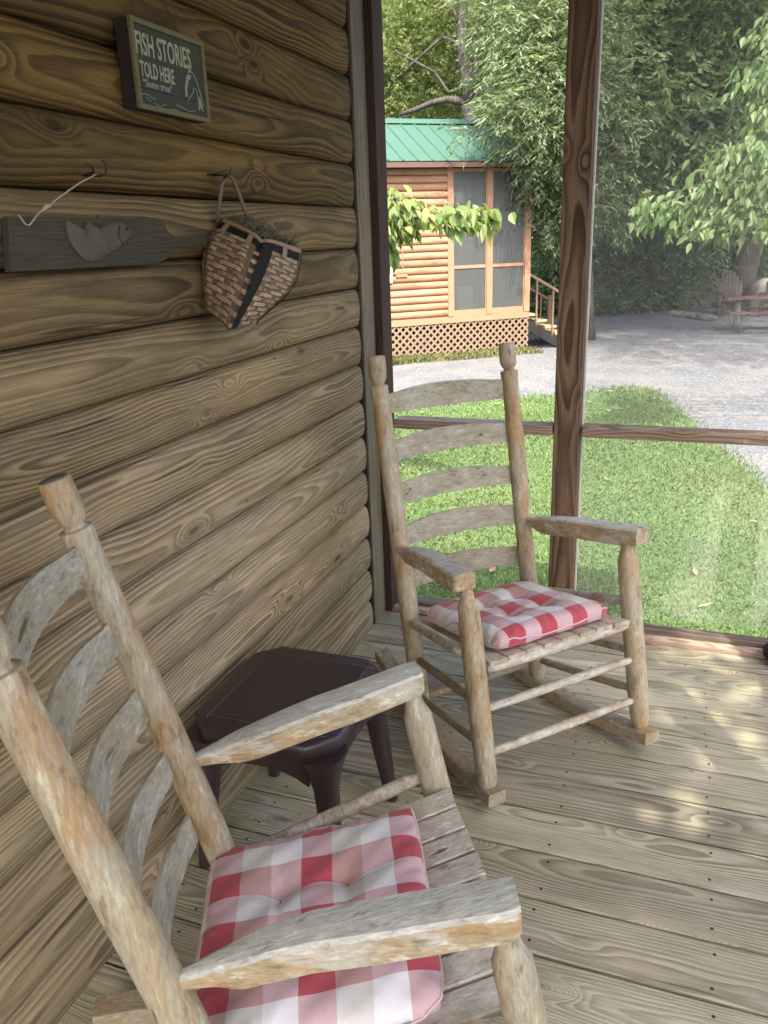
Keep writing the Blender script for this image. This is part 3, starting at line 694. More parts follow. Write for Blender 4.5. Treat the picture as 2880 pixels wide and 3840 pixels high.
# ================================================================ plastic side table
M['plastic'] = simple('dark_brown_plastic', (.04, .025, .025), .36, .3, 8, .0006, spec=.5)
tb = empty('side_table', (-.912, 1.67, 0), label='dark brown plastic side table against the log wall', cat='side table')
def octo(x0, x1, y0, y1, c): return [(x0+c, y0), (x1-c, y0), (x1, y0+c), (x1, y1-c), (x1-c, y1), (x0+c, y1), (x0, y1-c), (x0, y0+c)]
TX0, TX1, TY0, TY1 = -.205, .205, -.222, .222
secs = []
for inset, z in ((.012, .395), (.004, .415), (.0, .43), (.0, .45), (.005, .4585), (.012, .4605)):
    secs.append([(x, y, z) for x, y in octo(TX0+inset, TX1-inset, TY0+inset, TY1-inset, .062)])
M['worn'] = simple('worn_plastic_ridge', (.13, .1, .095), .6, .5, 60)
for (xa_, ya_, xb_, yb__) in ((TX0+.051, TY0+.04, TX0+.051, TY1-.04), (TX0+.03, TY1-.051, TX1-.03, TY1-.051), (TX0+.03, TY0+.051, TX1-.03, TY0+.051), (TX1-.051, TY0+.04, TX1-.051, TY1-.04)):
    tube('ridge', [(xa_, ya_, .4606), (xb_, yb__, .4606)], .0013, M['worn'], tb, 6)
o = link('table_top', from_bm(sweep(None, secs), 'table_top'), M['plastic'], tb); shade_auto(o, 50)
secs = [[(x, y, z_) for x, y in octo(TX0+.052+i_, TX1-.052-i_, TY0+.052+i_, TY1-.052-i_, .003)] for i_, z_ in ((0, .4606), (.0015, .4628), (.004, .4634))]
link('top_panel', from_bm(sweep(None, secs), 'top_panel'), M['plastic'], tb)
for sx in (-1, 1):
    for sy_ in (-1, 1):
        bx, by = sx*.160, sy_*.165; secs = []
        for z, w_, out in ((.41, .115, 0), (.37, .086, .004), (.32, .062, .008), (.2, .052, .018), (.08, .042, .03), (0.002, .036, .038)):
            cx_, cy_ = bx+sx*out, by+sy_*out; a = w_/2
            secs.append([(cx_+a*math.cos(q)*abs(math.cos(q))**-.3*1., cy_+a*math.sin(q)*abs(math.sin(q))**-.3*1., z) for q in [PI/12+k*PI/6 for k in range(12)]])
        o = link('leg', from_bm(sweep(None, secs), 'leg'), M['plastic'], tb); shade_auto(o, 50)
for (x0, y0, x1, y1) in ((-.13, -.19, .13, -.19), (-.13, .19, .13, .19), (-.18, -.15, -.18, .15), (.18, -.15, .18, .15)):
    secs = []
    for i in range(9):
        u = i/8; x, y = x0+(x1-x0)*u, y0+(y1-y0)*u; dz = .055+.035*(abs(2*u-1))**2.5
        nx_, ny_ = (0, .004) if y0 == y1 else (.004, 0)
        secs.append([(x-nx_, y-ny_, .41), (x+nx_, y+ny_, .41), (x+nx_, y+ny_, .41-dz), (x-nx_, y-ny_, .41-dz)])
    o = link('apron', from_bm(sweep(None, secs), 'apron'), M['plastic'], tb)

# ================================================================ things hung on the log wall
XF = -1.158
# --- framed sign (front plane about 4 cm off the logs, top tipped forward)
sg = empty('framed_sign', (-1.16, 1.75, 1.97), label='small framed dark sign about fish stories hung on the log wall', cat='sign')
M['frame'] = simple('greenish_grey_frame_wood', (.12, .11, .045), .7, .35, 30, .001)
M['board'] = simple('charcoal_board', (.038, .04, .024), .75, .3, 30, .0004)
M['dkwood'] = simple('dark_box_side', (.02, .012, .008), .8, .3)
FX = -1.12; y0, y1, z0, z1 = 1.592, 1.872, 1.880, 2.053
def wbox(name, lo, hi, mat, par, bevel=0.): return cbox(name, lo, hi, mat, par, bevel)
wbox('box_back', (XF+.0, y0+.002, z0+.002), (FX-.006, y1-.002, z1-.002), M['dkwood'], sg)
wbox('sign_board', (FX-.0055, y0+.011, z0+.011), (FX-.002, y1-.011, z1-.011), M['board'], sg)
fw_ = .0105
for lo, hi in (((FX-.0055, y0, z1-fw_), (FX+.004, y1, z1)), ((FX-.0055, y0, z0), (FX+.004, y1, z0+fw_)), ((FX-.0055, y0, z0+fw_+.0002), (FX+.0036, y0+fw_, z1-fw_-.0002)), ((FX-.0055, y1-fw_, z0+fw_+.0002), (FX+.0036, y1, z1-fw_-.0002))):
    wbox('frame_strip', lo, hi, M['frame'], sg, .0015)
M['paint'] = simple('cream_sign_paint', (.30, .31, .19), .8, .3, 90); M['paint2'] = simple('pale_blue_sign_paint', (.22, .25, .2), .8, .3, 90)
wbox('board_gap', (FX-.0021, y0+.012, z0+.0405), (FX-.0016, y1-.012, z0+.0425), M['dkwood'], sg)
def text(body, size, y, z, mat, par, sx=1., bold=.0, rot=0., name='lettering'):
    cu = bpy.data.curves.new(name, 'FONT'); cu.body = body; cu.size = size; cu.extrude = .0003; cu.offset = bold; cu.space_character = 1.02; cu.resolution_u = 3
    o = bpy.data.objects.new(name, cu); COL.objects.link(o); cu.materials.append(mat); o.parent = par
    o.matrix_local = Matrix.Translation(Vector((FX-.0014, y, z))-par.location) @ Matrix(((0, 0, 1, 0), (1, 0, 0, 0), (0, 1, 0, 0), (0, 0, 0, 1))) @ Matrix.Rotation(rot, 4, 'Z') @ Matrix.Diagonal((sx, 1, 1, 1))
    me = bpy.data.meshes.new_from_object(o.evaluated_get(bpy.context.evaluated_depsgraph_get())); mw = o.matrix_local.copy(); bpy.data.objects.remove(o)
    me.materials.clear(); o = link(name, me, mat, par); o.matrix_local = mw
    return o
# serif-like capitals: letters plus small foot strokes
text('FISH STORIES', .060, y0+.014, z1-.066, M['paint'], sg, .585, .0009)
text('TOLD HERE', .042, y0+.022, z1-.108, M['paint'], sg, .56, .0007)
text('“Some true”', .021, y0+.026, z1-.127, M['paint2'], sg, 1., .0003)
def wpoly(name, pts, x0, x1, mat, par):
    secs = [[(x0, y, z) for y, z in pts], [(x1, y, z) for y, z in pts]]; bm = sweep(None, secs)
    for v in bm.verts: v.co -= par.location
    return link(name, from_bm(bm, name), mat, par)
def wtube(name, pts, r, mat, par, n=6): return tube(name, [Vector(p)-par.location for p in pts], r, mat, par, n)
# leaping fish: arched outline, filled head, tail curling into the waves
fy, fz = y0+.186, z0+.034
arc = [(0, .012), (.003, .034), (.010, .052), (.022, .066), (.034, .068), (.047, .060), (.057, .045), (.064, .028), (.070, .012), (.078, .0)]
wtube('fish_outline', [(FX-.001, fy+y, fz+z) for y, z in arc], .0012, M['paint2'], sg)
arc2 = [(.010, .004), (.016, .012), (.026, .018), (.034, .026), (.038, .035), (.045, .036), (.051, .028), (.053, .014), (.056, .002)]
wtube('fish_belly', [(FX-.001, fy+y, fz+z) for y, z in arc2], .0011, M['paint2'], sg)
wpoly('fish_back', [(fy+.002, fz+.012), (fy+.005, fz+.036), (fy+.018, fz+.058), (fy+.031, fz+.062), (fy+.030, fz+.054), (fy+.018, fz+.046), (fy+.011, fz+.030), (fy+.009, fz+.012)], FX-.0016, FX-.0011, M['paint2'], sg)
wpoly('fish_fin', [(fy+.022, fz+.066), (fy+.028, fz+.082), (fy+.037, fz+.066)], FX-.0016, FX-.0010, M['paint2'], sg)
wpoly('fish_tail', [(fy+.052, fz+.014), (fy+.058, fz+.020), (fy+.066, fz+.012), (fy+.072, fz-.012), (fy+.060, fz-.004), (fy+.052, fz-.013)], FX-.0016, FX-.0011, M['paint2'], sg)
for (a, b, c, r_) in ((.0, .030, .052, .0009), (.016, .024, .036, .0007), (.046, .018, .09, .0009), (.10, .012, .16, .0010), (.13, .022, .21, .0010), (.15, .010, .225, .0010)):
    wtube('wave_line', [(FX-.0012, y0+.014+a+(c-a)*u, z0+b-.002+.003*math.sin(u*5+a*60)) for u in [k/8 for k in range(9)]], r_, M['paint2'], sg)
M['cord'] = simple('rusty_brown_cord', (.10, .035, .02), .9)
wtube('hanging_cord', [(-1.150, 1.66, 2.16), (-1.148, 1.652, 2.09), (-1.135, 1.645, 2.052)], .0016, M['cord'], sg)
wtube('hanging_cord', [(-1.150, 1.745, 2.22), (-1.148, 1.775, 2.115), (-1.13, 1.79, 2.052)], .0016, M['cord'], sg)

# --- paddle shaped plaque with a carved fish
pq = empty('fish_plaque', (-1.15, 1.42, 1.61), label='dark grey paddle shaped board with a carved fish', cat='plaque')
M['greywood'] = wood('grey_painted_board', (.046, .038, .019), (.024, .02, .011), ring=.01, axis='Y', warp=.03, tints=((.042, .042, .026), (.06, .052, .035)), contrast=.4, knots=False)
PX = -1.135
outl = [(1.186, 1.6605), (1.640, 1.6605), (1.655, 1.652), (1.665, 1.634), (1.69, 1.6225), (1.83, 1.620), (1.83, 1.600), (1.70, 1.598), (1.665, 1.590), (1.645, 1.572), (1.60, 1.564), (1.170, 1.567)]
o = wpoly('paddle_board', outl, PX-.013, PX, M['greywood'], pq)
M['fish'] = simple('carved_fish_paint', (.085, .07, .04), .75, .5, 60, .002)
fish = [(1.327, 1.652), (1.3295, 1.654), (1.334, 1.640), (1.341, 1.628), (1.355, 1.624), (1.371, 1.627), (1.389, 1.654), (1.402, 1.648), (1.417, 1.642), (1.445, 1.650), (1.475, 1.653), (1.500, 1.650), (1.519, 1.642), (1.527, 1.636), (1.520, 1.631), (1.526, 1.626), (1.512, 1.617), (1.495, 1.607), (1.464, 1.596), (1.43, 1.586), (1.40, 1.579), (1.38, 1.577), (1.362, 1.583), (1.347, 1.594), (1.335, 1.607), (1.3275, 1.622), (1.326, 1.638)]
cyf, czf = 1.43, 1.617
secs = [[(PX+.0003, y, z) for y, z in fish], [(PX+.005, y, z) for y, z in fish], [(PX+.010, cyf+(y-cyf)*.86, czf+(z-czf)*.8) for y, z in fish], [(PX+.012, cyf+(y-cyf)*.6, czf+(z-czf)*.5) for y, z in fish]]
bm = sweep(None, secs)
for v in bm.verts: v.co -= pq.location
o = link('carved_fish', from_bm(bm, 'carved_fish'), M['fish'], pq); shade_auto(o, 50)
wtube('fish_eye', [(PX+.009, 1.504, 1.6395), (PX+.0135, 1.504, 1.6395)], [.0035, .002], M['dkwood'], pq, 10).parent = o
wtube('gill_line', [(PX+.0125, 1.478, 1.645), (PX+.0128, 1.470, 1.632), (PX+.012, 1.474, 1.615), (PX+.009, 1.486, 1.606)], .0012, M['dkwood'], pq).parent = o
M['twine'] = simple('pale_twine', (.36, .30, .21), .9, .3, 120)
M['iron'] = simple('dark_iron_hook', (.02, .012, .01), .5)
wtube('hanging_twine', [(-1.128, 1.432, 1.742), (-1.128, 1.38, 1.724), (-1.126, 1.31, 1.694), (-1.124, 1.272, 1.676), (-1.124, 1.25, 1.666), (-1.128, 1.226, 1.645), (-1.133, 1.222, 1.648), (-1.136, 1.212, 1.664)], .0017, M['twine'], pq)
wtube('twine_knot', [(-1.124, 1.262, 1.672), (-1.121, 1.272, 1.679), (-1.123, 1.284, 1.680)], [.003, .0045, .003], M['twine'], pq, 8)
hk = empty('wall_hook', (-1.15, 1.44, 1.75), label='dark bent iron hook holding the twine of the fish plaque', cat='hook')
wtube('hook_wire', [(-1.165, 1.445, 1.742), (-1.13, 1.446, 1.739), (-1.118, 1.449, 1.744), (-1.116, 1.453, 1.756), (-1.118, 1.446, 1.768)], .0022, M['iron'], hk)
wtube('hook_wire', [(-1.162, 1.436, 1.742), (-1.13, 1.428, 1.746), (-1.12, 1.412, 1.756), (-1.12, 1.396, 1.758)], .002, M['iron'], hk)

# --- splint basket
bk = empty('wall_basket', (-1.08, 1.95, 1.55), label='woven splint basket with dark bands and dried moss', cat='basket')
M['splint'] = NT('woven_splint').m
t = NT('woven_splint_strip'); rr_ = t.n('ShaderNodeNewGeometry').outputs['Random Per Island']; nz = t.noise(t.coord(), 60, 4, .6)
t.bsdf(t.mix(.5, t.ramp(rr_, [(0, (.11, .06, .025)), (.35, (.23, .145, .07)), (.7, (.32, .22, .12)), (1, (.48, .39, .25))]), t.ramp(nz, [(.3, (.15, .09, .05)), (.7, (.55, .42, .3))])), .6, Specular_IOR_Level=.35); M['splint'] = t.m
M['band'] = simple('near_black_splint_band', (.014, .0145, .013), .75, .3, 40, .0006, spec=.15)
M['upright'] = simple('brown_upright_splint', (.15, .09, .05), .7, .3, 40); M['rimsplint'] = simple('tan_rim_splint', (.27, .175, .105), .65, .3, 40, .001)
Rm_ = [Vector(p) for p in ((-1.150, 1.925, 1.668), (-1.005, 1.878, 1.612), (-.998, 2.100, 1.577), (-1.145, 2.150, 1.632))]   # near wall, near front, far front, far wall
Bt_ = [Vector(p) for p in ((-1.150, 1.800, 1.455), (-1.035, 1.735, 1.408), (-1.035, 1.875, 1.408), (-1.150, 1.945, 1.445))]
def bpt(u, v, off=0.):          # u around 0..4, v down 0..1
    i = int(u) % 4; f = u-int(u); a = Rm_[i].lerp(Rm_[(i+1) % 4], f); b = Bt_[i].lerp(Bt_[(i+1) % 4], f)
    ca_ = sum(Rm_, Vector())/4; cb_ = sum(Bt_, Vector())/4; c = ca_.lerp(cb_, v); p = a.lerp(b, v)
    d = p-c; ax_ = (cb_-ca_).normalized(); d -= ax_*d.dot(ax_); rnd_ = 1-.13*abs(2*f-1)**4
    bul = 1+.38*math.sin(PI*min(1, v*1.05))
    q = c+(p-c)-d+d*bul*rnd_; return q+d.normalized()*off
bl = lambda p: p-bk.location
us = [i/10 for i in range(40)]
secs = [[bl(bpt(u, v, -.004)) for u in us] for v in [j/14 for j in range(15)]]
bm = sweep(None, secs, cap=False); bm.faces.new([bm.verts.new(p) for p in secs[-1]])
o = link('inner_wall', from_bm(bm, 'inner_wall'), simple('basket_inner', (.07, .045, .03), .8), bk, smooth=True)
rows = 16; cols = [4, 5, 4, 5]; Vq = []
for i in range(rows):
    v0, v1 = .135+(.865)*i/rows, .135+.865*(i+1)/rows; uu = 0; k = 0
    for side in range(4):
        nc = cols[side]
        for j in range(nc):
            a, b = side+j/nc, side+(j+1)/nc
            if (k+i) % 2 == 0:
                ea, eb = a-.35/nc, b+.35/nc; m = (ea+eb)/2
                g = .10*(v1-v0)
                P_ = lambda u, v, o_: bl(bpt(u % 4, v, o_))
                # a strip arching over one upright: three quads, raised in the middle
                xs_ = [(ea, .0), (ea+(eb-ea)*.25, .0032), (ea+(eb-ea)*.75, .0032), (eb, .0)]
                for (ua, oa), (ub, ob_) in zip(xs_, xs_[1:]):
                    Vq.append([P_(ua, v0+g, oa), P_(ub, v0+g, ob_), P_(ub, v1-g, ob_), P_(ua, v1-g, oa)])
            k += 1
        k += 1 if nc % 2 == 0 else 0
# weave as one mesh with welded strips (islands keep one tone each)
bm = bmesh.new()
for n_ in range(0, len(Vq), 3):
    a = [bm.verts.new(p) for p in Vq[n_]]; b = [bm.verts.new(Vq[n_+1][1]), bm.verts.new(Vq[n_+1][2])]; c = [bm.verts.new(Vq[n_+2][1]), bm.verts.new(Vq[n_+2][2])]
    bm.faces.new(a); bm.faces.new((a[1], b[0], b[1], a[2])); bm.faces.new((b[0], c[0], c[1], b[1]))
o = link('weave', from_bm(bm, 'weave'), M['splint'], bk); o['kind'] = 'stuff'
for side in range(4):
    nc = cols[side]
    for j in range(nc):
        if (side, j) in (): continue
        u = side+(j+.5)/nc; secs = []
        for q in range(11):
            v = q/10; hw = .22/nc; a_, b_ = bpt((u-hw) % 4, v, .0006), bpt((u+hw) % 4, v, .0006); a2, b2 = bpt((u-hw) % 4, v, .0016), bpt((u+hw) % 4, v, .0016)
            secs.append([bl(a_), bl(b_), bl(b2), bl(a2)])
        link('upright_splint', from_bm(sweep(None, secs), 'upright_splint'), M['upright'], bk)
def band(name, v0, v1, off, th, mat, u0=0., u1=4., nn=40):
    secs = []
    for q in range(nn+1):
        u = (u0+(u1-u0)*q/nn) % 4 if q < nn else (u1-1e-6) % 4
        secs.append([bl(bpt(u, v0, off)), bl(bpt(u, v1, off)), bl(bpt(u, v1, off+th)), bl(bpt(u, v0, off+th))])
    o = link(name, from_bm(sweep(None, secs), name), mat, bk, smooth=False); return o
band('dark_band', .045, .13, .0018, .0012, M['band']); band('rim', -.012, .04, .002, .004, M['rimsplint']); band('rim', -.012, .03, -.008, .004, M['rimsplint'])
for u in (.28, .78, 1.5, 1.96):                      # tan uprights crossing the dark band
    secs = [[bl(bpt(u-.045, v, .0034)), bl(bpt(u+.045, v, .0034)), bl(bpt(u+.045, v, .0048)), bl(bpt(u-.045, v, .0048))] for v in (-.0, .05, .1, .17)]
    link('band_loop', from_bm(sweep(None, secs), 'band_loop'), M['rimsplint'], bk)
for u, hw in ((1.14, .10), (1.98, .08)):              # black vertical straps
    secs = []
    for q in range(15):
        v = .05+.97*q/14; e = .012*math.sin(q*1.9)
        w0 = hw*(1-.25*q/14); secs.append([bl(bpt((u-w0+e*.6) % 4, v, .0075)), bl(bpt((u+w0) % 4, v, .0075)), bl(bpt((u+w0) % 4, v, .0095)), bl(bpt((u-w0+e*.6) % 4, v, .0095))])
    link('dark_strap', from_bm(sweep(None, secs), 'dark_strap'), M['band'], bk)
hp = [Vector((-1.150, 1.912, 1.655)), Vector((-1.140, 1.914, 1.70)), Vector((-1.132, 1.922, 1.745)), Vector((-1.126, 1.938, 1.770)), Vector((-1.118, 1.955, 1.760)), Vector((-1.112, 1.972, 1.72)), Vector((-1.108, 1.988, 1.68)), Vector((-1.10, 2.0, 1.645))]
secs = [[bl(p+Vector((0, -.008, 0))), bl(p+Vector((.006, 0, 0))), bl(p+Vector((0, .008, 0))), bl(p+Vector((-.006, 0, 0)))] for p in hp]
link('handle', from_bm(sweep(None, secs), 'handle'), simple('bent_handle_splint', (.12, .085, .06), .6), bk, smooth=True)
hk2 = empty('wall_hook', (-1.15, 1.93, 1.77), label='dark iron hook holding the basket handle', cat='hook')
wtube('hook_wire', [(-1.165, 1.925, 1.768), (-1.125, 1.93, 1.767), (-1.112, 1.937, 1.772), (-1.112, 1.94, 1.785)], .0022, M['iron'], hk2)
wtube('hook_wire', [(-1.16, 1.90, 1.768), (-1.13, 1.91, 1.770), (-1.118, 1.93, 1.778)], .0022, M['iron'], hk2)
# dried moss in the mouth
n = 1500; Vm = []
cR = sum(Rm_, Vector())/4
for i in range(n):
    a_, b_ = random.random(), random.random(); p = Rm_[0].lerp(Rm_[1], a_).lerp(Rm_[3].lerp(Rm_[2], a_), b_); p = cR+(p-cR)*.93
    hgt = .022*(1-abs(2*b_-1)**2)*(.4+random.random()); d = Vector((random.uniform(-1, 1), random.uniform(-1, 1), random.uniform(-.2, 1))).normalized()*random.uniform(.012, .035)
    p = p+Vector((0, .1, .9))*hgt-Vector((0, 0, .01)); s_v = d.cross(Vector((random.random(), random.random(), random.random()))).normalized()*.0012
    Vm += [p-s_v, p+s_v, p+d+s_v*.3, p+d-s_v*.3]
ms = link('dried_moss', fast_mesh('dried_moss', np.array([tuple(v) for v in Vm]), 4), leaf_mat('dried_moss', [(.10, .09, .04), (.17, .15, .08), (.22, .2, .14), (.08, .06, .04)], .1)); tag(ms, 'dried grey-green moss stuffed in the mouth of the hanging basket', 'moss')

# ================================================================ far cabin with green metal roof
cab = empty('log_cabin', (CX, CY, 0), (0, 0, -R(50)+PI/2-PI/2), label='orange-brown log cabin with green metal roof and screened porch', cat='cabin')
# local frame: x runs along the front to the right, y runs back from the front
cab.rotation_euler = (0, 0, math.atan2(dR[1], dR[0]))
M['cablog'] = wood('orange_log_siding', (.33, .185, .105), (.22, .11, .06), ring=.012, axis='X', warp=.05, tint_amt=.5, tints=((.27, .15, .085), (.35, .215, .135)), contrast=.6, along=.6, rough=.6)
M['cabtrim'] = simple('orange_trim_board', (.27, .15, .085), .6, .18, 6, .001)
M['lattice'] = simple('pale_lattice_wood', (.2, .135, .085), .7, .25, 8)
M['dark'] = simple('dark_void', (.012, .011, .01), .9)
def lb(name, lo, hi, mat, parent=None, bevel=0.):
    p = parent or cab; c = Vector([(a+b)/2 for a, b in zip(lo, hi)]); bm = bmesh.new(); bm_box(bm, [a-b for a, b in zip(lo, c)], [a-b for a, b in zip(hi, c)], bevel)
    return link(name, from_bm(bm, name), mat, p, c-(Vector(p.location) if p is not cab else Vector()))
XL = -7.2; XP = -1.86
# log courses left of the screened porch
nlog = 20; z_lo, z_hi = .06, 2.86; hl = (z_hi-z_lo)/nlog; secs = []
lp_ = [(0.03, 0.)]+[(-.035*math.sin(PI*i/8)**.6, .004+(hl-.008)*i/8) for i in range(9)]+[(.03, hl)]
me_l = from_bm(sweep(None, [[(x, y, z) for y, z in lp_] for x in (XL/2-XP/2, -XL/2+XP/2)]), 'log')
for i in range(nlog): o = link('log', me_l, M['cablog'], cab, ((XL+XP)/2, 0, z_lo+hl*i)); 
for p in me_l.polygons: p.use_smooth = True
shade_auto(o, 40)
lb('wall_core', (XL, .031, .05), (XP, 2.9, 2.9), M['cabtrim'])
lb('base_board', (XL, -.03, -.07), (0, .03, .058), M['cabtrim']); lb('frieze_board', (XL, -.035, 2.862), (0, .03, 2.96), M['cabtrim'])
lb('log_base', (XP+.13, -.02, .06), (-.14, .03, .17), M['cabtrim'])
for x0, x1 in ((XP, XP+.12), (-1.0, -.88), (-.13, 0)): lb('corner_board', (x0, -.045, .06), (x1, .03, 2.86), M['cabtrim'])
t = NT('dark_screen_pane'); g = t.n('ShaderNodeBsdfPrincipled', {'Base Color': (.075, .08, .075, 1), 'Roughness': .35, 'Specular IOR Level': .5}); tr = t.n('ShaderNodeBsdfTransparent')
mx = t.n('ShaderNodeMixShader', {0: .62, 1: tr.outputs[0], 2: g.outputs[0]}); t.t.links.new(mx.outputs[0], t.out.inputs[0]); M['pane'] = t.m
M['curtain'] = simple('grey_blue_curtain', (.23, .24, .27), .9, .2, 5)
for x0, x1 in ((XP+.12, -1.0), (-.88, -.13)):
    for z0_, z1_ in ((.17, .98), (1.04, 2.78)):
        fr_ = lb('screen_frame', (x0, -.02, z1_), (x1, .02, z1_+.06), M['cabtrim'])
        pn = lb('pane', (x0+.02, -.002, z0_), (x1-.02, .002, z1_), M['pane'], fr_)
    secs = []
    for i in range(41):
        x = x0+.02+(x1-x0-.04)*i/40; y = .35+.03*math.sin(i*1.35)+.01*math.sin(i*.5); secs.append([(x, y, .1), (x, y, 2.8), (x, y+.003, 2.8), (x, y+.003, .1)])
    link('curtain', from_bm(sweep(None, secs), 'curtain'), M['curtain'], cab, smooth=True)
    lb('frame_side', (x0, -.02, .17), (x0+.02, .02, 2.779), M['cabtrim']); lb('frame_side', (x1-.02, -.02, .17), (x1, .02, 2.779), M['cabtrim'])
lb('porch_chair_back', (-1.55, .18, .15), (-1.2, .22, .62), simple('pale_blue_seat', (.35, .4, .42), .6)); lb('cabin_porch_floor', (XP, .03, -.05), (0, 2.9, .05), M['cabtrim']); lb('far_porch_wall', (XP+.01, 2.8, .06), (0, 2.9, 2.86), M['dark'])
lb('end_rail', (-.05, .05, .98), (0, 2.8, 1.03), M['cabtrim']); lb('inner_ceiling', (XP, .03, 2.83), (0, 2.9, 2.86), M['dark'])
# small window and cable box
wn = lb('window', (-3.75, -.06, .78), (-3.06, -.036, 2.24), simple('white_window_frame', (.75, .76, .76), .5))
lb('window_glass', (-3.69, -.066, .84), (-3.12, -.061, 2.18), simple('bright_window_glass', (.55, .6, .6), .12, .1, 3), wn)
lb('cable', (-2.93, -.05, .9), (-2.915, -.037, 2.), M['cabtrim']); lb('cable', (-2.84, -.05, .9), (-2.825, -.037, 2.), M['cabtrim']); lb('meter_bracket', (-2.98, -.06, .88), (-2.74, -.037, .93), M['cabtrim'])
# roof
RY, RZ = 1.55, 3.85; ez, ey = 2.94, -.28; XR0, XR1 = XL-.2, .12
M['roofmetal'] = simple('green_ribbed_metal', (.035, .09, .062), .6, .1, 3, 0, spec=.5)
def roofpt(x, s, off): # s 0 eave .. 1 ridge
    y = ey+(RY-ey)*s; z = ez+(RZ-ez)*s; nvec = Vector((0, -(RZ-ez), (RY-ey))).normalized(); return Vector((x, y, z))+nvec*off
pw_ = .30; npan = int((XR1-XR0)/pw_)
for i in range(npan):
    x0 = XR1-pw_*(i+1); x1 = x0+pw_
    secs = []
    for s in (0, 1):
        secs.append([roofpt(x0, s, 0), roofpt(x0, s, .012), roofpt(x0+.012, s, .034), roofpt(x0+.034, s, .034), roofpt(x0+.046, s, .012), roofpt(x1-.001, s, .012), roofpt(x1-.001, s, 0)])
    link('roof_panel', from_bm(sweep(None, secs), 'roof_panel'), M['roofmetal'], cab)
secs = [[roofpt(x, 1.02, .05), roofpt(x, .9, .045), roofpt(x, .9, .04), roofpt(x, 1.02, .02)] for x in (XR0, XR1)]
link('ridge_cap', from_bm(sweep(None, secs), 'ridge_cap'), M['roofmetal'], cab)
bm = bmesh.new(); pr = [(ey+.02, ez-.02), (ey+.02, ez-.03), (2*RY-ey, ez-.03), (2*RY-ey, ez), (RY, RZ-.005)]
vs = [[bm.verts.new((x, y, z)) for y, z in pr] for x in (XR0+.03, XR1-.03)]
for i in range(5): j = (i+1) % 5; bm.faces.new((vs[0][i], vs[0][j], vs[1][j], vs[1][i]))
bm.faces.new(vs[0]); bm.faces.new(vs[1][::-1]); link('gable_and_soffit', from_bm(bm, 'gable_and_soffit'), M['cabtrim'], cab)
lb('fascia', (XR0, ey-.012, ez-.10), (XR1, ey+.018, ez-.012), simple('dark_fascia', (.09, .05, .035), .6))
# lattice skirt
bm = bmesh.new(); zt, zb = -.075, -.74; H_ = zt-zb
def strip(bm, x, s, y):
    w_ = .019; a = Vector((x, y, zb)); b = Vector((x+s*H_, y, zt)); 
    if a.x > 0 or b.x > 0 or a.x < XL or b.x < XL:
        for P_ in ('a', 'b'):
            q = a if P_ == 'a' else b; o_ = b if P_ == 'a' else a
            for lim in (0, XL):
                if (lim == 0 and q.x > 0) or (lim == XL and q.x < XL):
                    if (lim == 0 and o_.x > 0) or (lim == XL and o_.x < XL): return
                    f = (lim-o_.x)/(q.x-o_.x); q2 = o_.lerp(q, f)
                    if P_ == 'a': a = q2
                    else: b = q2
    d = (b-a).normalized(); nn = Vector((-d.z, 0, d.x))*w_
    c = [a-nn, a+nn, b+nn, b-nn]; v = [bm.verts.new(q) for q in c]+[bm.verts.new(q+Vector((0, .006, 0))) for q in c]
    for f in ((0, 1, 2, 3), (7, 6, 5, 4), (0, 4, 5, 1), (1, 5, 6, 2), (2, 6, 7, 3), (3, 7, 4, 0)): bm.faces.new([v[k] for k in f])
x = XL-H_
while x < .1+H_:
    strip(bm, x, 1, -.012); strip(bm, x, -1, -.005); x += .150
o = link('lattice', from_bm(bm, 'lattice'), M['lattice'], cab); o['kind'] = 'stuff'
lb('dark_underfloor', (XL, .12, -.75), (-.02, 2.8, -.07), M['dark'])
bm = bmesh.new()
for k in range(26): 
    yy = k*.118; bm_box(bm, (-.006, .02+yy, zb), (.004, .05+yy, zt))
o = link('lattice', from_bm(bm, 'lattice'), M['lattice'], cab); o['kind'] = 'stuff'
# steps at the right end, descending along the front
stp = empty('cabin_steps', (CX, CY, 0), (0, 0, cab.rotation_euler.z), label='yellowish wooden steps with handrails leading up to the cabin porch', cat='steps')
M['newwood'] = simple('new_yellow_pine', (.46, .33, .16), .65, .2, 6, .001); M['railwood'] = simple('brown_handrail', (.16, .10, .06), .6, .2, 6)
def sb(name, lo, hi, mat, bevel=0.): 
    c = Vector([(a+b)/2 for a, b in zip(lo, hi)]); bm = bmesh.new(); bm_box(bm, [a-b for a, b in zip(lo, c)], [a-b for a, b in zip(hi, c)], bevel); return link(name, from_bm(bm, name), mat, stp, c)
for i in range(5):
    z = -.02-.14*i; x = .01+.24*i; sb('tread', (x, .1, z-.04), (x+.27, 1.2, z), M['newwood']); sb('riser', (x+.0, .11, z-.14), (x+.02, 1.19, z-.041), M['newwood'])
def slant(name, x0, z0, x1, z1, y, th, hh, mat):
    bm = sweep(None, [[(x, y, z), (x, y+th, z), (x, y+th, z+hh), (x, y, z+hh)] for x, z in ((x0, z0), (x1, z1))]); return link(name, from_bm(bm, name), mat, stp)
slant('stringer', .0, -.34, 1.2, -1.0, .06, .035, .24, M['dark'])
for yy in (.05, 1.2): slant('handrail', -.02, .80, 1.25, .12, yy, .05, .06, M['railwood'])
for xx in (.22, .62, 1.0, 1.2):
    for yy in (.06, 1.21): sb('baluster', (xx, yy, -.16-xx*.58), (xx+.035, yy+.035, .79-xx*.535), M['railwood'])
for yy in (.04, 1.2): sb('newel', (1.21, yy, -.75), (1.29, yy+.08, .25), M['railwood'])

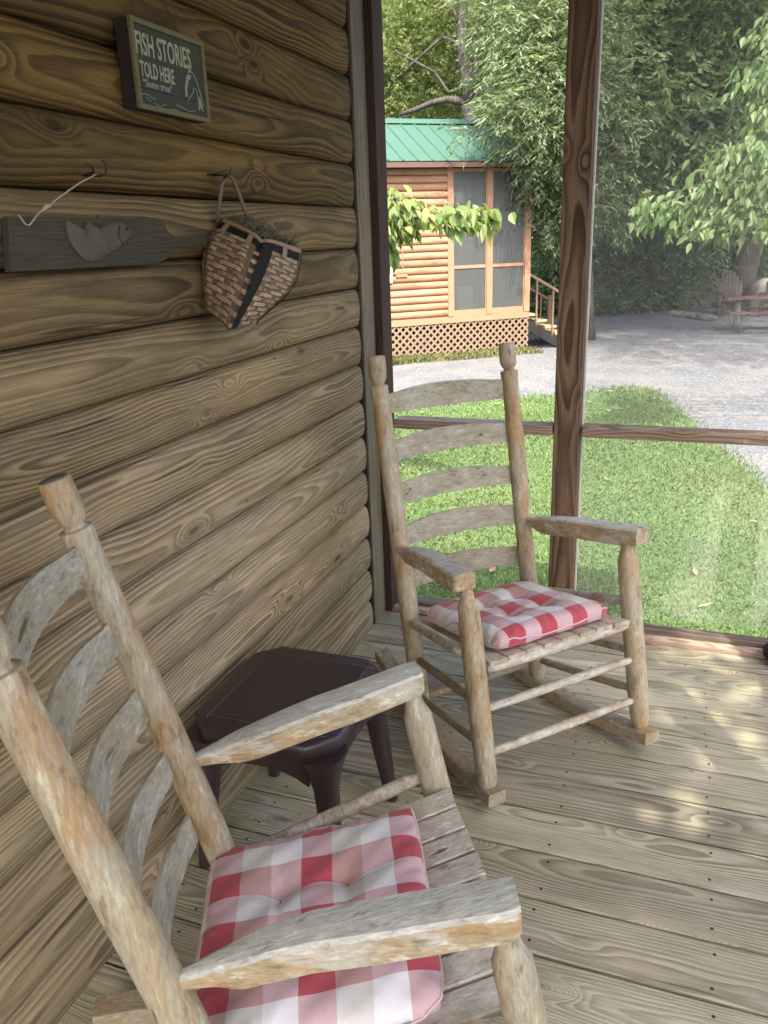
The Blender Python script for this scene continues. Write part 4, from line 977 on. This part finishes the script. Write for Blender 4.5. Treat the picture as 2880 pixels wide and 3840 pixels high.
# ================================================================ foliage engine
def leaves(name, C, D, L, W, mat, droop=.0, fold=.25):
    """C centres (n,3), D leaf directions, L lengths, W widths: pointed leaves of four corners folded on the midrib -> two quads"""
    n = len(C); D = nrm(D); rv = nrm(rng.normal(size=(n, 3))); Sd = nrm(np.cross(D, rv)); Nn = nrm(np.cross(Sd, D))
    L = L[:, None]; W = W[:, None]
    b = C; m = C+D*L*.45-Nn*fold*W*.5; tp = C+D*L+np.array([0, 0, -1])*L*droop
    l = C+D*L*.42+Sd*W*.5+Nn*fold*W*.3; r = C+D*L*.42-Sd*W*.5+Nn*fold*W*.3
    V = np.stack([b, l, tp, r], 1).reshape(-1, 3)
    return fast_mesh(name, V, 4)
def sprays(centers, k, spread, L0, W0, hang=.3, outward=None, flat=.0):
    """each centre becomes a twig with k leaves set along it"""
    n = len(centers); d = rng.normal(size=(n, 3)); d[:, 2] = d[:, 2]*.45-hang
    if outward is not None: d = nrm(d)+outward*.8
    d = nrm(d); t_ = np.linspace(.05, 1, k)[None, :, None]; Lt = spread*rng.uniform(.6, 1.3, (n, 1, 1))
    P_ = centers[:, None]+d[:, None]*Lt*t_+np.array([0, 0, -1.])*Lt*(t_**2)*hang*.5
    side = nrm(np.cross(d, [0, 0, 1.]))[:, None]*np.where(np.arange(k) % 2, 1, -1)[None, :, None]
    ld = d[:, None]*.7+side*rng.uniform(.5, 1., (n, k, 1))+rng.normal(size=(n, k, 3))*.22+np.array([0, 0, -hang])
    m = n*k
    return P_.reshape(m, 3), ld.reshape(m, 3), L0*rng.uniform(.65, 1.25, m), W0*rng.uniform(.7, 1.2, m)
def blob_points(c, r, n, shell=.55, squash=(1, 1, 1)):
    d = nrm(rng.normal(size=(n, 3))); rad = (shell+(1-shell)*rng.random(n)**.6)[:, None]
    lump = 1+.22*np.sin(d[:, :1]*5+c[0])*np.cos(d[:, 1:2]*6+c[1])+.15*np.sin(d[:, 2:]*9+c[2])
    return np.array(c)+d*rad*lump*r*np.array(squash), d
def limb(pts, r0, r1, n=10):
    k = len(pts); return tube_bm(pts, [r0+(r1-r0)*(i/(k-1))**.8 for i in range(k)], n, .05)
def bark(name, a, b):
    t = NT(name); p = t.coord(); v = t.noise(t.map(p, (9, 9, 1.6)), 2, 5, .7, .5); n_ = t.noise(p, 3, 4, .6)
    c = t.mix(t.ramp(v, [(.35, 0.), (.62, 1.)]), a, b); c = t.mix(t.ramp(n_, [(.5, 0.), (.75, .4)]), c, (.13, .135, .12)); t.bsdf(c, .9, t.bump(v, .03), Specular_IOR_Level=.1); return t.m
M['bark'] = bark('grey_brown_bark', (.035, .03, .025), (.10, .088, .075)); M['bark2'] = bark('dark_bark', (.03, .025, .02), (.10, .085, .07)); M['twig'] = simple('pale_bare_twig', (.36, .30, .22), .8)
M['leafdark'] = leaf_mat('dark_forest_leaf', [(.07, .12, .055), (.10, .165, .07), (.15, .22, .10), (.095, .15, .08)], .35)
M['leafmid'] = leaf_mat('mid_green_leaf', [(.08, .14, .05), (.115, .185, .065), (.155, .225, .085), (.19, .23, .09)], .45)
M['leafolive'] = leaf_mat('willow_leaf', [(.08, .12, .055), (.12, .17, .08), (.165, .215, .11), (.2, .24, .12)], .4)
M['leafbright'] = leaf_mat('fresh_yellow_green_leaf', [(.14, .23, .07), (.19, .28, .09), (.24, .31, .11), (.31, .32, .13)], .5)
M['leafbright2'] = leaf_mat('fresh_green_leaf', [(.085, .15, .055), (.12, .195, .075), (.16, .24, .10), (.2, .26, .11)], .5)
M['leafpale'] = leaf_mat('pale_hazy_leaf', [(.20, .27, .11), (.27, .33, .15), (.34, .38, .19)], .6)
def tree(name, base, height, lean, r0, blobs, nspray, k, spread, L0, W0, mat, barkm, label, cat='tree', group=None, hang=.35, limbs=5, branch_from=.45):
    root = empty(name, base, label=label, cat=cat); 
    if group: root['group'] = group
    b = Vector((0, 0, -.1)); topv = Vector((lean[0], lean[1], height))
    pts = [b.lerp(topv, i/7)+Vector((math.sin(i*1.3+base[0])*.02*height*.3, math.cos(i*1.7+base[1])*.02*height*.3, 0)) for i in range(8)]
    link('trunk', from_bm(limb(pts, r0, r0*.45, 14), 'trunk'), barkm, root, smooth=True)
    for i, (c, r) in enumerate(blobs[:limbs]):
        f = branch_from+.5*((i*.37) % 1)*(1-branch_from); s0 = b.lerp(topv, f); e = Vector(c)-Vector(base)
        mid = s0.lerp(e, .5)+Vector((0, 0, .12*r)); link('limb', from_bm(limb([s0, s0.lerp(mid, .5)+Vector((.03*r, 0, .05*r)), mid, mid.lerp(e, .5)+Vector((0, .05*r, 0)), e], r0*.38, r0*.08, 8), 'limb'), barkm, root, smooth=True)
    vol = np.array([r**2 for _, r in blobs]); cnt = (nspray*vol/vol.sum()).astype(int); Cs, Ds = [], []
    for (c, r), m in zip(blobs, cnt):
        p_, d_ = blob_points(c, r, m, .45, (1, 1, .85)); Cs.append(p_); Ds.append(d_)
    C = np.concatenate(Cs); Dd = np.concatenate(Ds)
    P_, D_, L_, W_ = sprays(C, k, spread, L0, W0, hang, Dd)
    o = link('crown', leaves('crown', P_-np.array(base), D_, L_, W_, mat), mat, root); return root
# helper: point in the world seen at source pixel (u,v) of the photograph at distance along the y axis
def at(u, v, y):
    d = Vector(((u-1440)/_f, (v-1920)/_f, 1)); dd = r2*d.x-u2*d.y+fw; return Vector((0, 0, 1.6))+dd*(y/dd.y)

# large tree with a forked trunk behind the cabin
fb = at(1760, 375, 26); gxy = at(1775, 1000, 26); big = empty('forked_tree', (fb.x, fb.y, G), label='big tree with forked grey trunk rising behind the green roof', cat='tree')
def L_(p): return Vector(p)-big.location
A = lambda u, v, y=26: L_(at(u, v, y))
link('trunk', from_bm(limb([Vector((.1, 0, -.1)), A(1790, 700), A(1785, 520), A(1760, 390)], .30, .24, 16), 'trunk'), M['bark'], big, smooth=True)
for pts, r0_, r1_ in (([A(1762, 400), A(1750, 300), A(1730, 150), A(1738, 0), A(1745, -200)], .20, .13), ([A(1765, 395), A(1780, 290), A(1800, 150), A(1812, 0), A(1820, -200)], .16, .10),
                      ([A(1770, 390), A(1815, 330), A(1850, 260), A(1890, 220)], .16, .07), ([A(1750, 385), A(1680, 372), A(1620, 385), A(1560, 410), A(1500, 430)], .12, .06),
                      ([A(1722, 170), A(1690, 150), A(1660, 140), A(1600, 190), A(1520, 270)], .06, .03), ([A(1720, 90), A(1700, 40), A(1665, 20), A(1655, -20)], .05, .035), ([A(1735, 330), A(1680, 345), A(1630, 270), A(1480, 190)], .05, .03)):
    link('limb', from_bm(limb(pts, r0_, r1_, 12), 'limb'), M['bark'], big, smooth=True)
blobs = [(tuple(at(u, v, y)), r) for u, v, y, r in ((1560, 250, 29, 2.2), (1480, 80, 30, 2.0), (1650, 120, 29, 1.7), (1900, 60, 28, 2.2), (1560, -150, 29, 2.6), (1850, -150, 28, 2.8), (1980, 220, 29, 2.4), (1620, 380, 30, 1.6), (1440, 330, 31, 2.0), (1440, 420, 31, 2.0))]
Cs = [blob_points(c, r, int(170*r**2), .3, (1, 1, .9))[0] for c, r in blobs]; C = np.concatenate(Cs)
P_, D_, Ln, Wn = sprays(C, 7, .5, .17, .075, .35)
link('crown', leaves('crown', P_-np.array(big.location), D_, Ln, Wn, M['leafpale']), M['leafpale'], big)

# willow-leaved tree drooping over the right end of the cabin
bb = [(tuple(at(u, v, y)), r) for u, v, y, r in ((2030, 500, 16.5, .8), (2060, 330, 17, 1.1), (2040, 640, 17.4, .75), (2100, 760, 17.6, .8), (2010, 180, 17.5, 1.2), (2130, 120, 18, 1.5), (2200, 450, 18, 1.3), (2120, 620, 18, 1.0), (1960, 400, 16.2, .55), (2230, 700, 19, 1.2), (1880, 450, 15.9, .35), (1830, 415, 15.9, .28), (1740, 500, 15.6, .16), (2050, 850, 18.6, .7), (1960, 30, 17.5, 1.1))]
root = tree('willow_tree', (at(2230, 900, 19).x, 19, G), 6.5, (-.6, -.5), .17, bb, 5200, 8, .36, .14, .036, M['leafolive'], M['bark2'], 'narrow leaved tree drooping over the right end of the cabin', hang=.4, limbs=9, branch_from=.35)
# wood of trees to the right, each with its own crown
specs = [(2330, 300, 22, 2.6, 'leafdark'), (2560, 250, 24, 3.0, 'leafdark'), (2820, 200, 26, 3.2, 'leafmid'), (2250, 60, 24, 2.8, 'leafmid'), (2450, 620, 27, 2.6, 'leafdark'), (2700, 560, 30, 2.8, 'leafdark')]
specs += [(2450, 120, 20, 2.4, 'leafbright2'), (2250, 330, 20.5, 1.8, 'leafbright2'), (2700, 330, 21, 2.2, 'leafolive')]
names_ = ['dark leafy tree just right of the centre post', 'dark leafy tree in the middle of the wood', 'dark leafy tree at the right edge of the picture', 'tall tree whose crown meets the top of the picture right of the post', 'low dark tree behind the far picnic table', 'low dark tree behind the stones', 'thin pale leaved tree high in front of the dark wood', 'thin pale leaved tree beside the centre post', 'greyish green tree behind the bright right hand branches']
for (u, v, y, r, mt), lab in zip(specs, names_):
    bl_ = []
    for k in range(9):
        a = k*2.4; bl_.append((tuple(at(u+math.cos(a)*250/(y/22), v+math.sin(a)*220/(y/22)+(80 if k % 2 else -40), y+1.2*math.sin(k*1.9))), r*.55))
    bx_ = at(u, 1000, y+7)
    tree('forest_tree', (bx_.x, y+7, G), 8, (.4, .2), .22, bl_, 1500 if lab.startswith('thin') else 4800, 7, .45, .19, .075, M[mt], M['bark2'], lab, group='trees of the wood behind the gravel', hang=.35, limbs=6, branch_from=.3)
# pale hazy trees far left behind
for u, v, y, r, lab in ((1430, 150, 44, 4.5, 'pale sunlit tree far behind the cabin at the wall edge'), (1600, 330, 46, 4.0, 'pale sunlit tree far behind, low above the green roof'), (1850, 380, 40, 4.2, 'pale green tree far behind the forked trunk')):
    bl_ = [(tuple(at(u+math.cos(k*2.2)*110, v+math.sin(k*2.2)*110, y+math.sin(k)*1.5)), r*.55) for k in range(7)]
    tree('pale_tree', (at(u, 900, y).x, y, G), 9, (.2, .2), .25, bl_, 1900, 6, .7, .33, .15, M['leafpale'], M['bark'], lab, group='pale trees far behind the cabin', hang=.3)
# wooded backdrop beyond, one mass
Cs = []
for i in range(46):
    x = -52+i*1.9+rng.uniform(-1, 1); y = 46+rng.uniform(-4, 6)-(8 if x > -4 else 0)
    if x < -7: hh = 1.2
    else: hh = 11
    for z in np.arange(0.5, hh, 2.3): Cs.append(blob_points((x+rng.uniform(-1, 1), y+rng.uniform(-1, 1), z), 2.6, 250, .6)[0])
C = np.concatenate(Cs); P_, D_, Ln, Wn = sprays(C, 5, .8, .45, .24, .3)
o = link('far_woods', leaves('far_woods', P_, D_, Ln, Wn, M['leafdark']), M['leafdark']); tag(o, 'solid mass of far trees closing the view behind the gravel', 'woods', kind='stuff')
Cs = [blob_points((float(at(u, 1000, y).x), y, G+.3), r, int(300*r*r), .3, (1.3, 1, 1.))[0] for u, y, r in ((2240, 26, 1.9), (2330, 27, 2.0), (2430, 27, 2.0), (2520, 29, 2.2), (2600, 30.5, 2.4), (2690, 32, 2.5), (2850, 32, 2.5), (2950, 32, 2.5), (2140, 25, 1.4), (2060, 26, 1.5), (2380, 29, 2.2), (2250, 30, 2.3), (2500, 31, 2.3), (2640, 33, 2.4), (2230, 33, 1.3), (2330, 34, 1.1), (2420, 33, 1.2), (2520, 34, 1.2), (2620, 34, 1.4), (2700, 36, 1.5), (2860, 36, 1.6), (2120, 36, 1.6), (2010, 40, 1.6))]
C = np.concatenate(Cs); P_, D_, Ln, Wn = sprays(C, 6, .4, .2, .09, .2); tag(link('undergrowth', leaves('undergrowth', P_, D_, Ln, Wn, M['leafdark']), M['leafdark']), 'dark undergrowth at the foot of the wood', 'undergrowth', kind='stuff')

# trees whose crowns stand above the picture and shade the gravel and the porch side
def shade_tree(base, blobs, n, lab, spread=.5, L0=.2):
    return tree('shade_tree', base, 7.5, (-.5, .2), .24, blobs, n, 6, spread, L0, .07, M['leafmid'], M['bark2'], lab, hang=.3, limbs=6, branch_from=.5)
shade_tree((6.2, 15., G), [((3.4, 12.2, 8.6), 2.2), ((1.6, 14.4, 9.2), 2.3), ((4.2, 16, 9.4), 2.6), ((2.2, 18.2, 10.2), 2.6), ((5.2, 19.5, 10), 2.8), ((.2, 17.4, 10.6), 2.)], 5200, 'tall shade tree over the gravel, its crown above the picture')
shade_tree((7., 24., G), [((3.4, 22.2, 11.6), 2.8), ((1.0, 23.4, 12.2), 2.6), ((5.2, 26, 11.4), 2.8), ((0., 20.2, 12.4), 2.2), ((-1.5, 25, 13), 2.6)], 5200, 'second tall shade tree over the gravel, farther back')
shade_tree((6.5, -6.5, G), [((3.6, -4.4, 5.6), 1.7), ((4.6, -5.6, 6.4), 1.9), ((2.6, -3.6, 6.2), 1.5), ((2.4, -2.2, 5.2), 1.3), ((3.6, -3.0, 4.6), 1.3), ((1.9, -1.4, 5.6), 1.2)], 3300, 'unseen tree added beside the open right side to dim the sun on the deck')  # added out of view, its leaves thin the sun patches on the deck

# leaning dark trunk at the right
ln = at(2780, 1080, 27); lt = empty('leaning_tree', (ln.x, ln.y, G), label='dark leaning tree trunk standing behind the right picnic table', cat='tree')
B_ = lambda u, v, y=27: at(u, v, y)-lt.location
link('trunk', from_bm(limb([B_(2765, 1120), B_(2780, 1040), B_(2805, 950), B_(2835, 850), B_(2870, 740), B_(2915, 600), B_(2960, 400)], .44, .28, 14), 'trunk'), M['bark2'], lt, smooth=True)
P_, D_, Ln, Wn = sprays(np.concatenate([blob_points(tuple(at(2950, 330, 27)), 2.2, 1200, .4)[0], blob_points(tuple(at(2850, 500, 28)), 1.2, 400, .4)[0]]), 6, .5, .2, .08, .4)
link('crown', leaves('crown', P_-np.array(lt.location), D_, Ln, Wn, M['leafmid']), M['leafmid'], lt)

# ---------- near sprays of broad leaves
def branch_tree(name, base, trunk_pts, branches, label, L0, W0, mat, per=18, hang=.75, twigr=.012, lsp=.16):
    root = empty(name, base, label=label, cat='tree'); bl_ = Vector(base)
    link('trunk', from_bm(limb([Vector(p)-bl_ for p in trunk_pts], .07, .035, 10), 'trunk'), M['bark'], root, smooth=True)
    for pts in branches:
        pts = [Vector(p) for p in pts]; link('branch', from_bm(limb([p-bl_ for p in pts], twigr*1.6, twigr*.35, 7), 'branch'), M['bark'], root, smooth=True)
    C, Dn = [], []
    for pts in branches:
        pts = [np.array(p) for p in pts]; seg = len(pts)-1
        for i in range(per*seg):
            tt = (.15+.85*random.random())*seg; k = min(seg-1, int(tt)); p_ = pts[k]+(pts[k+1]-pts[k])*(tt-k); d = (pts[k+1]-pts[k]); d = d/np.linalg.norm(d)
            for q in range(4):
                C.append(p_+rng.normal(size=3)*np.array([.5, .5, .35])*lsp); Dn.append(d*.5+rng.normal(size=3)*.45+np.array([0, 0, -hang]))
    C, Dn = np.array(C), np.array(Dn); m = len(C); n_ = nrm(Dn)
    # broad leaf: six-cornered blade bent along the midrib, twelve triangles' worth of outline
    rv = np.tile([0., 0, 1.], (m, 1))+rng.normal(size=(m, 3))*.5; Sd = nrm(np.cross(n_, rv)); Nn = nrm(np.cross(Sd, n_))
    L_ = (L0*rng.uniform(.6, 1.2, m))[:, None]; W_ = (W0*rng.uniform(.7, 1.15, m))[:, None]
    f = lambda a, b, c: C+n_*L_*a+Sd*W_*b+Nn*W_*c+np.array([0, 0, -1.])*L_*(a**2)*.18
    half = []
    for s in (1, -1): half.append(np.stack([f(0, 0, 0), f(.22, .42*s, .16), f(.55, .5*s, .2), f(.82, .22*s, .1), f(1., 0, 0), f(.5, 0, -.02)], 1))
    V = np.concatenate(half, 1).reshape(-1, 3)-np.array(base)
    # both halves of a leaf share one island
    me = bpy.data.meshes.new('foliage'); base_i = np.arange(m)[:, None]*12
    F1 = base_i+np.array([0, 1, 2, 3, 4, 5])[None]; F2 = base_i+np.array([0, 5, 4, 9, 8, 7])[None]
    me.from_pydata(V.tolist(), [], np.concatenate([F1, F2]).tolist())
    link('foliage', me, mat, root); return root
a = at
branch_tree('young_tree', (-3.3, 7.6, G), [(-3.3, 7.6, G-.1), (-3.25, 7.5, .6), (-3.1, 7.4, 1.6), (-3.0, 7.3, 2.6)],
  [[(-3.12, 7.4, 1.5), a(1400, 720, 7.2), a(1480, 740, 6.9), a(1560, 790, 6.8)], [(-3.15, 7.4, 1.3), a(1410, 830, 7.1), a(1520, 820, 6.8), a(1650, 810, 6.6), a(1740, 800, 6.5), a(1835, 820, 6.4)],
   [(-3.15, 7.4, 1.2), a(1400, 860, 7.1), a(1470, 860, 6.9), a(1540, 850, 6.8)], [(-3.1, 7.4, 1.1), a(1390, 900, 7.1), a(1425, 920, 7.0), a(1440, 960, 7.0)]],
  'young tree whose bright leafy branch reaches in from the wall edge', .125, .07, M['leafbright'], per=13, hang=.9, lsp=.11)
branch_tree('young_tree', (4.2, 10.5, G), [(4.2, 10.5, G-.1), (4.1, 10.5, 1.), (4., 10.5, 2.6), (3.8, 10.5, 4.2)],
  [[(4., 10.5, 1.9), a(2950, 700, 9.6), a(2800, 745, 9.2), a(2650, 760, 9.), a(2520, 770, 8.9), a(2440, 800, 8.8)], [(4., 10.5, 2.2), a(2960, 500, 9.8), a(2850, 560, 9.4), a(2760, 590, 9.2), a(2680, 610, 9.1)],
   [(4., 10.5, 2.0), a(2960, 620, 9.7), a(2850, 650, 9.3), a(2740, 680, 9.1), a(2620, 690, 9.0)], [(3.9, 10.5, 2.8), a(2960, 380, 9.8), a(2890, 420, 9.6), a(2840, 470, 9.5)],
   [(4., 10.5, 3.6), a(2960, 250, 9.8), a(2860, 270, 9.6), a(2780, 330, 9.5)], [(4., 10.5, 1.7), a(2940, 830, 9.4), a(2800, 820, 9.1), a(2640, 850, 8.9), a(2560, 840, 8.8)], [(3.9, 10.5, 3.2), a(2940, 100, 9.8), a(2880, 130, 9.8)]],
  'young tree whose bright leafy branches reach in from the right edge', .11, .055, M['leafbright2'], per=20, hang=.7, lsp=.24)
# bare pale twigs in the wood
for pts, lab in (([a(2480, 150, 20), a(2530, 100, 20), a(2570, 60, 20)], 'short bare pale twig high in the wood, leftmost of the two'), ([a(2640, 90, 20), a(2620, 160, 20), a(2605, 230, 20), a(2600, 280, 20), a(2580, 330, 20)], 'long bare pale twig hanging high in the wood, right of the other')):
    tag(tube('bare_twig', pts, [.02, .022, .018, .015, .01][:len(pts)], M['twig'], None, 8), lab, 'twig', 'bare twigs hanging in the wood')

# ================================================================ picnic tables, chairs, stones
M['redwood'] = simple('red_brown_plank', (.085, .045, .033), .7, .25, 8, .002); M['pipe'] = simple('grey_metal_pipe', (.24, .23, .2), .45, .15, 8, 0, .6)
def picnic(loc, rot, label):
    r_ = empty('picnic_table', loc, (0, 0, rot), label=label, cat='picnic table', group='red-brown picnic tables on the gravel')
    for i in range(5): b_ = box('top_plank', (-.92, -.36+i*.146, .72), (.92, -.36+i*.146+.138, .757), M['redwood'], r_, .004)
    for s in (-1, 1):
        for j in (0, 1): y = s*.62+(j-.5)*.15; box('seat_plank', (-.92, y-.069, .43), (.92, y+.069, .467), M['redwood'], r_, .004)
    for x in (-.62, .62):
        tube('pipe_leg', [(x, -.70, .425), (x, -.66, .4), (x, -.62, .22), (x, -.55, .03), (x, -.3, .025), (x, 0, .025), (x, .3, .025), (x, .55, .03), (x, .62, .22), (x, .66, .4), (x, .70, .425)], .021, M['pipe'], r_, 8)
        for s in (-1, 1): tube('pipe_leg', [(x, s*.5, .41), (x, s*.36, .41), (x, s*.22, .56), (x, s*.2, .71)], .02, M['pipe'], r_, 8)
        for s in (-1, 1): tube('brace', [(x, s*.25, .03), (x, s*.12, .4), (x, s*.1, .71)], .018, M['pipe'], r_, 8)
    return r_
g_ = at(2790, 1225, 20.5); picnic((1.75, 20.8, G), R(8), 'red-brown picnic table with pipe legs at the right edge')
g2 = at(2335, 1085, 33); picnic((g2.x, 32.5, G), R(-12), 'distant red-brown picnic table just right of the centre post')
M['brownpl'] = simple('dark_brown_slat', (.035, .022, .017), .6, .2, 8)
def lawn_chair(loc, rot, label):
    r_ = empty('lawn_chair', loc, (0, 0, rot), label=label, cat='lawn chair', group='fan backed chairs behind the right picnic table')
    for i in range(7):
        x = -.27+i*.09; h = 1.12-.26*((i-3)/3)**2
        bm = sweep(None, [[(x-.04, .28+(z-.3)*.32, z), (x+.04, .28+(z-.3)*.32, z), (x+.04, .30+(z-.3)*.32, z), (x-.04, .30+(z-.3)*.32, z)] for z in (.3, h-.03)]+[[(x-.025, .28+(h-.3)*.32, h), (x+.025, .28+(h-.3)*.32, h), (x+.025, .30+(h-.3)*.32, h), (x-.025, .30+(h-.3)*.32, h)]])
        link('back_slat', from_bm(bm, 'back_slat'), M['brownpl'], r_)
    for i in range(5): box('seat_slat', (-.27, -.3+i*.11, .36-i*.015), (.27, -.3+i*.11+.1, .38-i*.015), M['brownpl'], r_)
    for s in (-1, 1):
        box('arm', (s*.36-.06, -.4, .56), (s*.36+.06, .4, .58), M['brownpl'], r_); box('leg', (s*.33-.02, -.36, 0), (s*.33+.02, -.26, .559), M['brownpl'], r_); box('leg', (s*.33-.02, .3, 0), (s*.33+.02, .38, .559), M['brownpl'], r_)
    return r_
c1 = at(2750, 1090, 25); lawn_chair((c1.x, 24.5, G), R(12), 'dark fan backed lawn chair in front of the leaning trunk')
c2 = at(2880, 1090, 25); lawn_chair((c2.x+.15, 24.3, G), R(-10), 'dark fan backed lawn chair cut off by the right picture edge')
M['rock'] = simple('grey_field_stone', (.14, .14, .115), .9, .35, 4, .02)
def rock(u, y, sx, sy_, sz, lab, seed, grp=None):
    bm = bmesh.new(); bmesh.ops.create_icosphere(bm, subdivisions=3, radius=1); rr = random.Random(seed); ph = [rr.uniform(0, 6) for _ in range(6)]
    for v in bm.verts:
        c = v.co; f = 1+.16*math.sin(c.x*3+ph[0])*math.cos(c.y*2.6+ph[1])+.10*math.sin(c.z*4+ph[2]+c.x*3)+.04*math.sin(c.y*9+ph[3]); v.co = Vector((c.x*sx*f, c.y*sy_*f, c.z*sz*f))
    p_ = at(u, 1100, y); o = link('boulder' if sx > .3 else 'edging_stone', from_bm(bm, 'stone'), M['rock'], None, (p_.x, y, G+sz*.35), smooth=True)
    o.rotation_euler.z = rr.uniform(-.3, .3); return tag(o, lab, 'boulder' if sx > .3 else 'stone', grp)
rock(2650, 27, 1.0, .5, .62, 'big flat sided grey boulder left of the fan backed chairs', 1)
for i, (u, y, s, lab) in enumerate(((2440, 33, .55, 'rounded grey boulder at the foot of the wood, second from the left'), (2490, 33.5, .6, 'rounded grey boulder with the big stone to its right, third from the left'), (2545, 33, .62, 'rounded pale boulder next to the big flat sided boulder'), (2370, 34.5, .5, 'rounded grey boulder behind the distant picnic table'), (2900, 26, .8, 'grey boulder behind the right edge lawn chair'))): rock(u, y, s, s*.7, s*.9, lab, 5+i)
for i, u in enumerate((2530, 2560, 2590, 2618, 2645, 2668)): rock(u, 24.6-.25*i, .17+.03*(i % 3), .12, .09, ['palest edging stone at the left end of the short row', 'second edging stone from the left end of the short row', 'third edging stone from the left end of the short row', 'edging stone third from the picnic table in the short row', 'edging stone second from the picnic table in the short row', 'edging stone at the picnic table end of the short row'][i], 20+i, 'pale edging stones in a short row')
# dark object at the right end of the sill
bm = bmesh.new(); bmesh.ops.create_icosphere(bm, subdivisions=3, radius=1)
for v in bm.verts: c = v.co; v.co = Vector((c.x*.1, c.y*.07, c.z*.055*(1+.3*math.sin(c.x*4)))) 
tag(link('black_bag', from_bm(bm, 'black_bag'), simple('black_cloth', (.008, .008, .008), .8), None, (.485, 3.06, .05), smooth=True), 'small black bundle lying at the far right of the sill', 'bag')
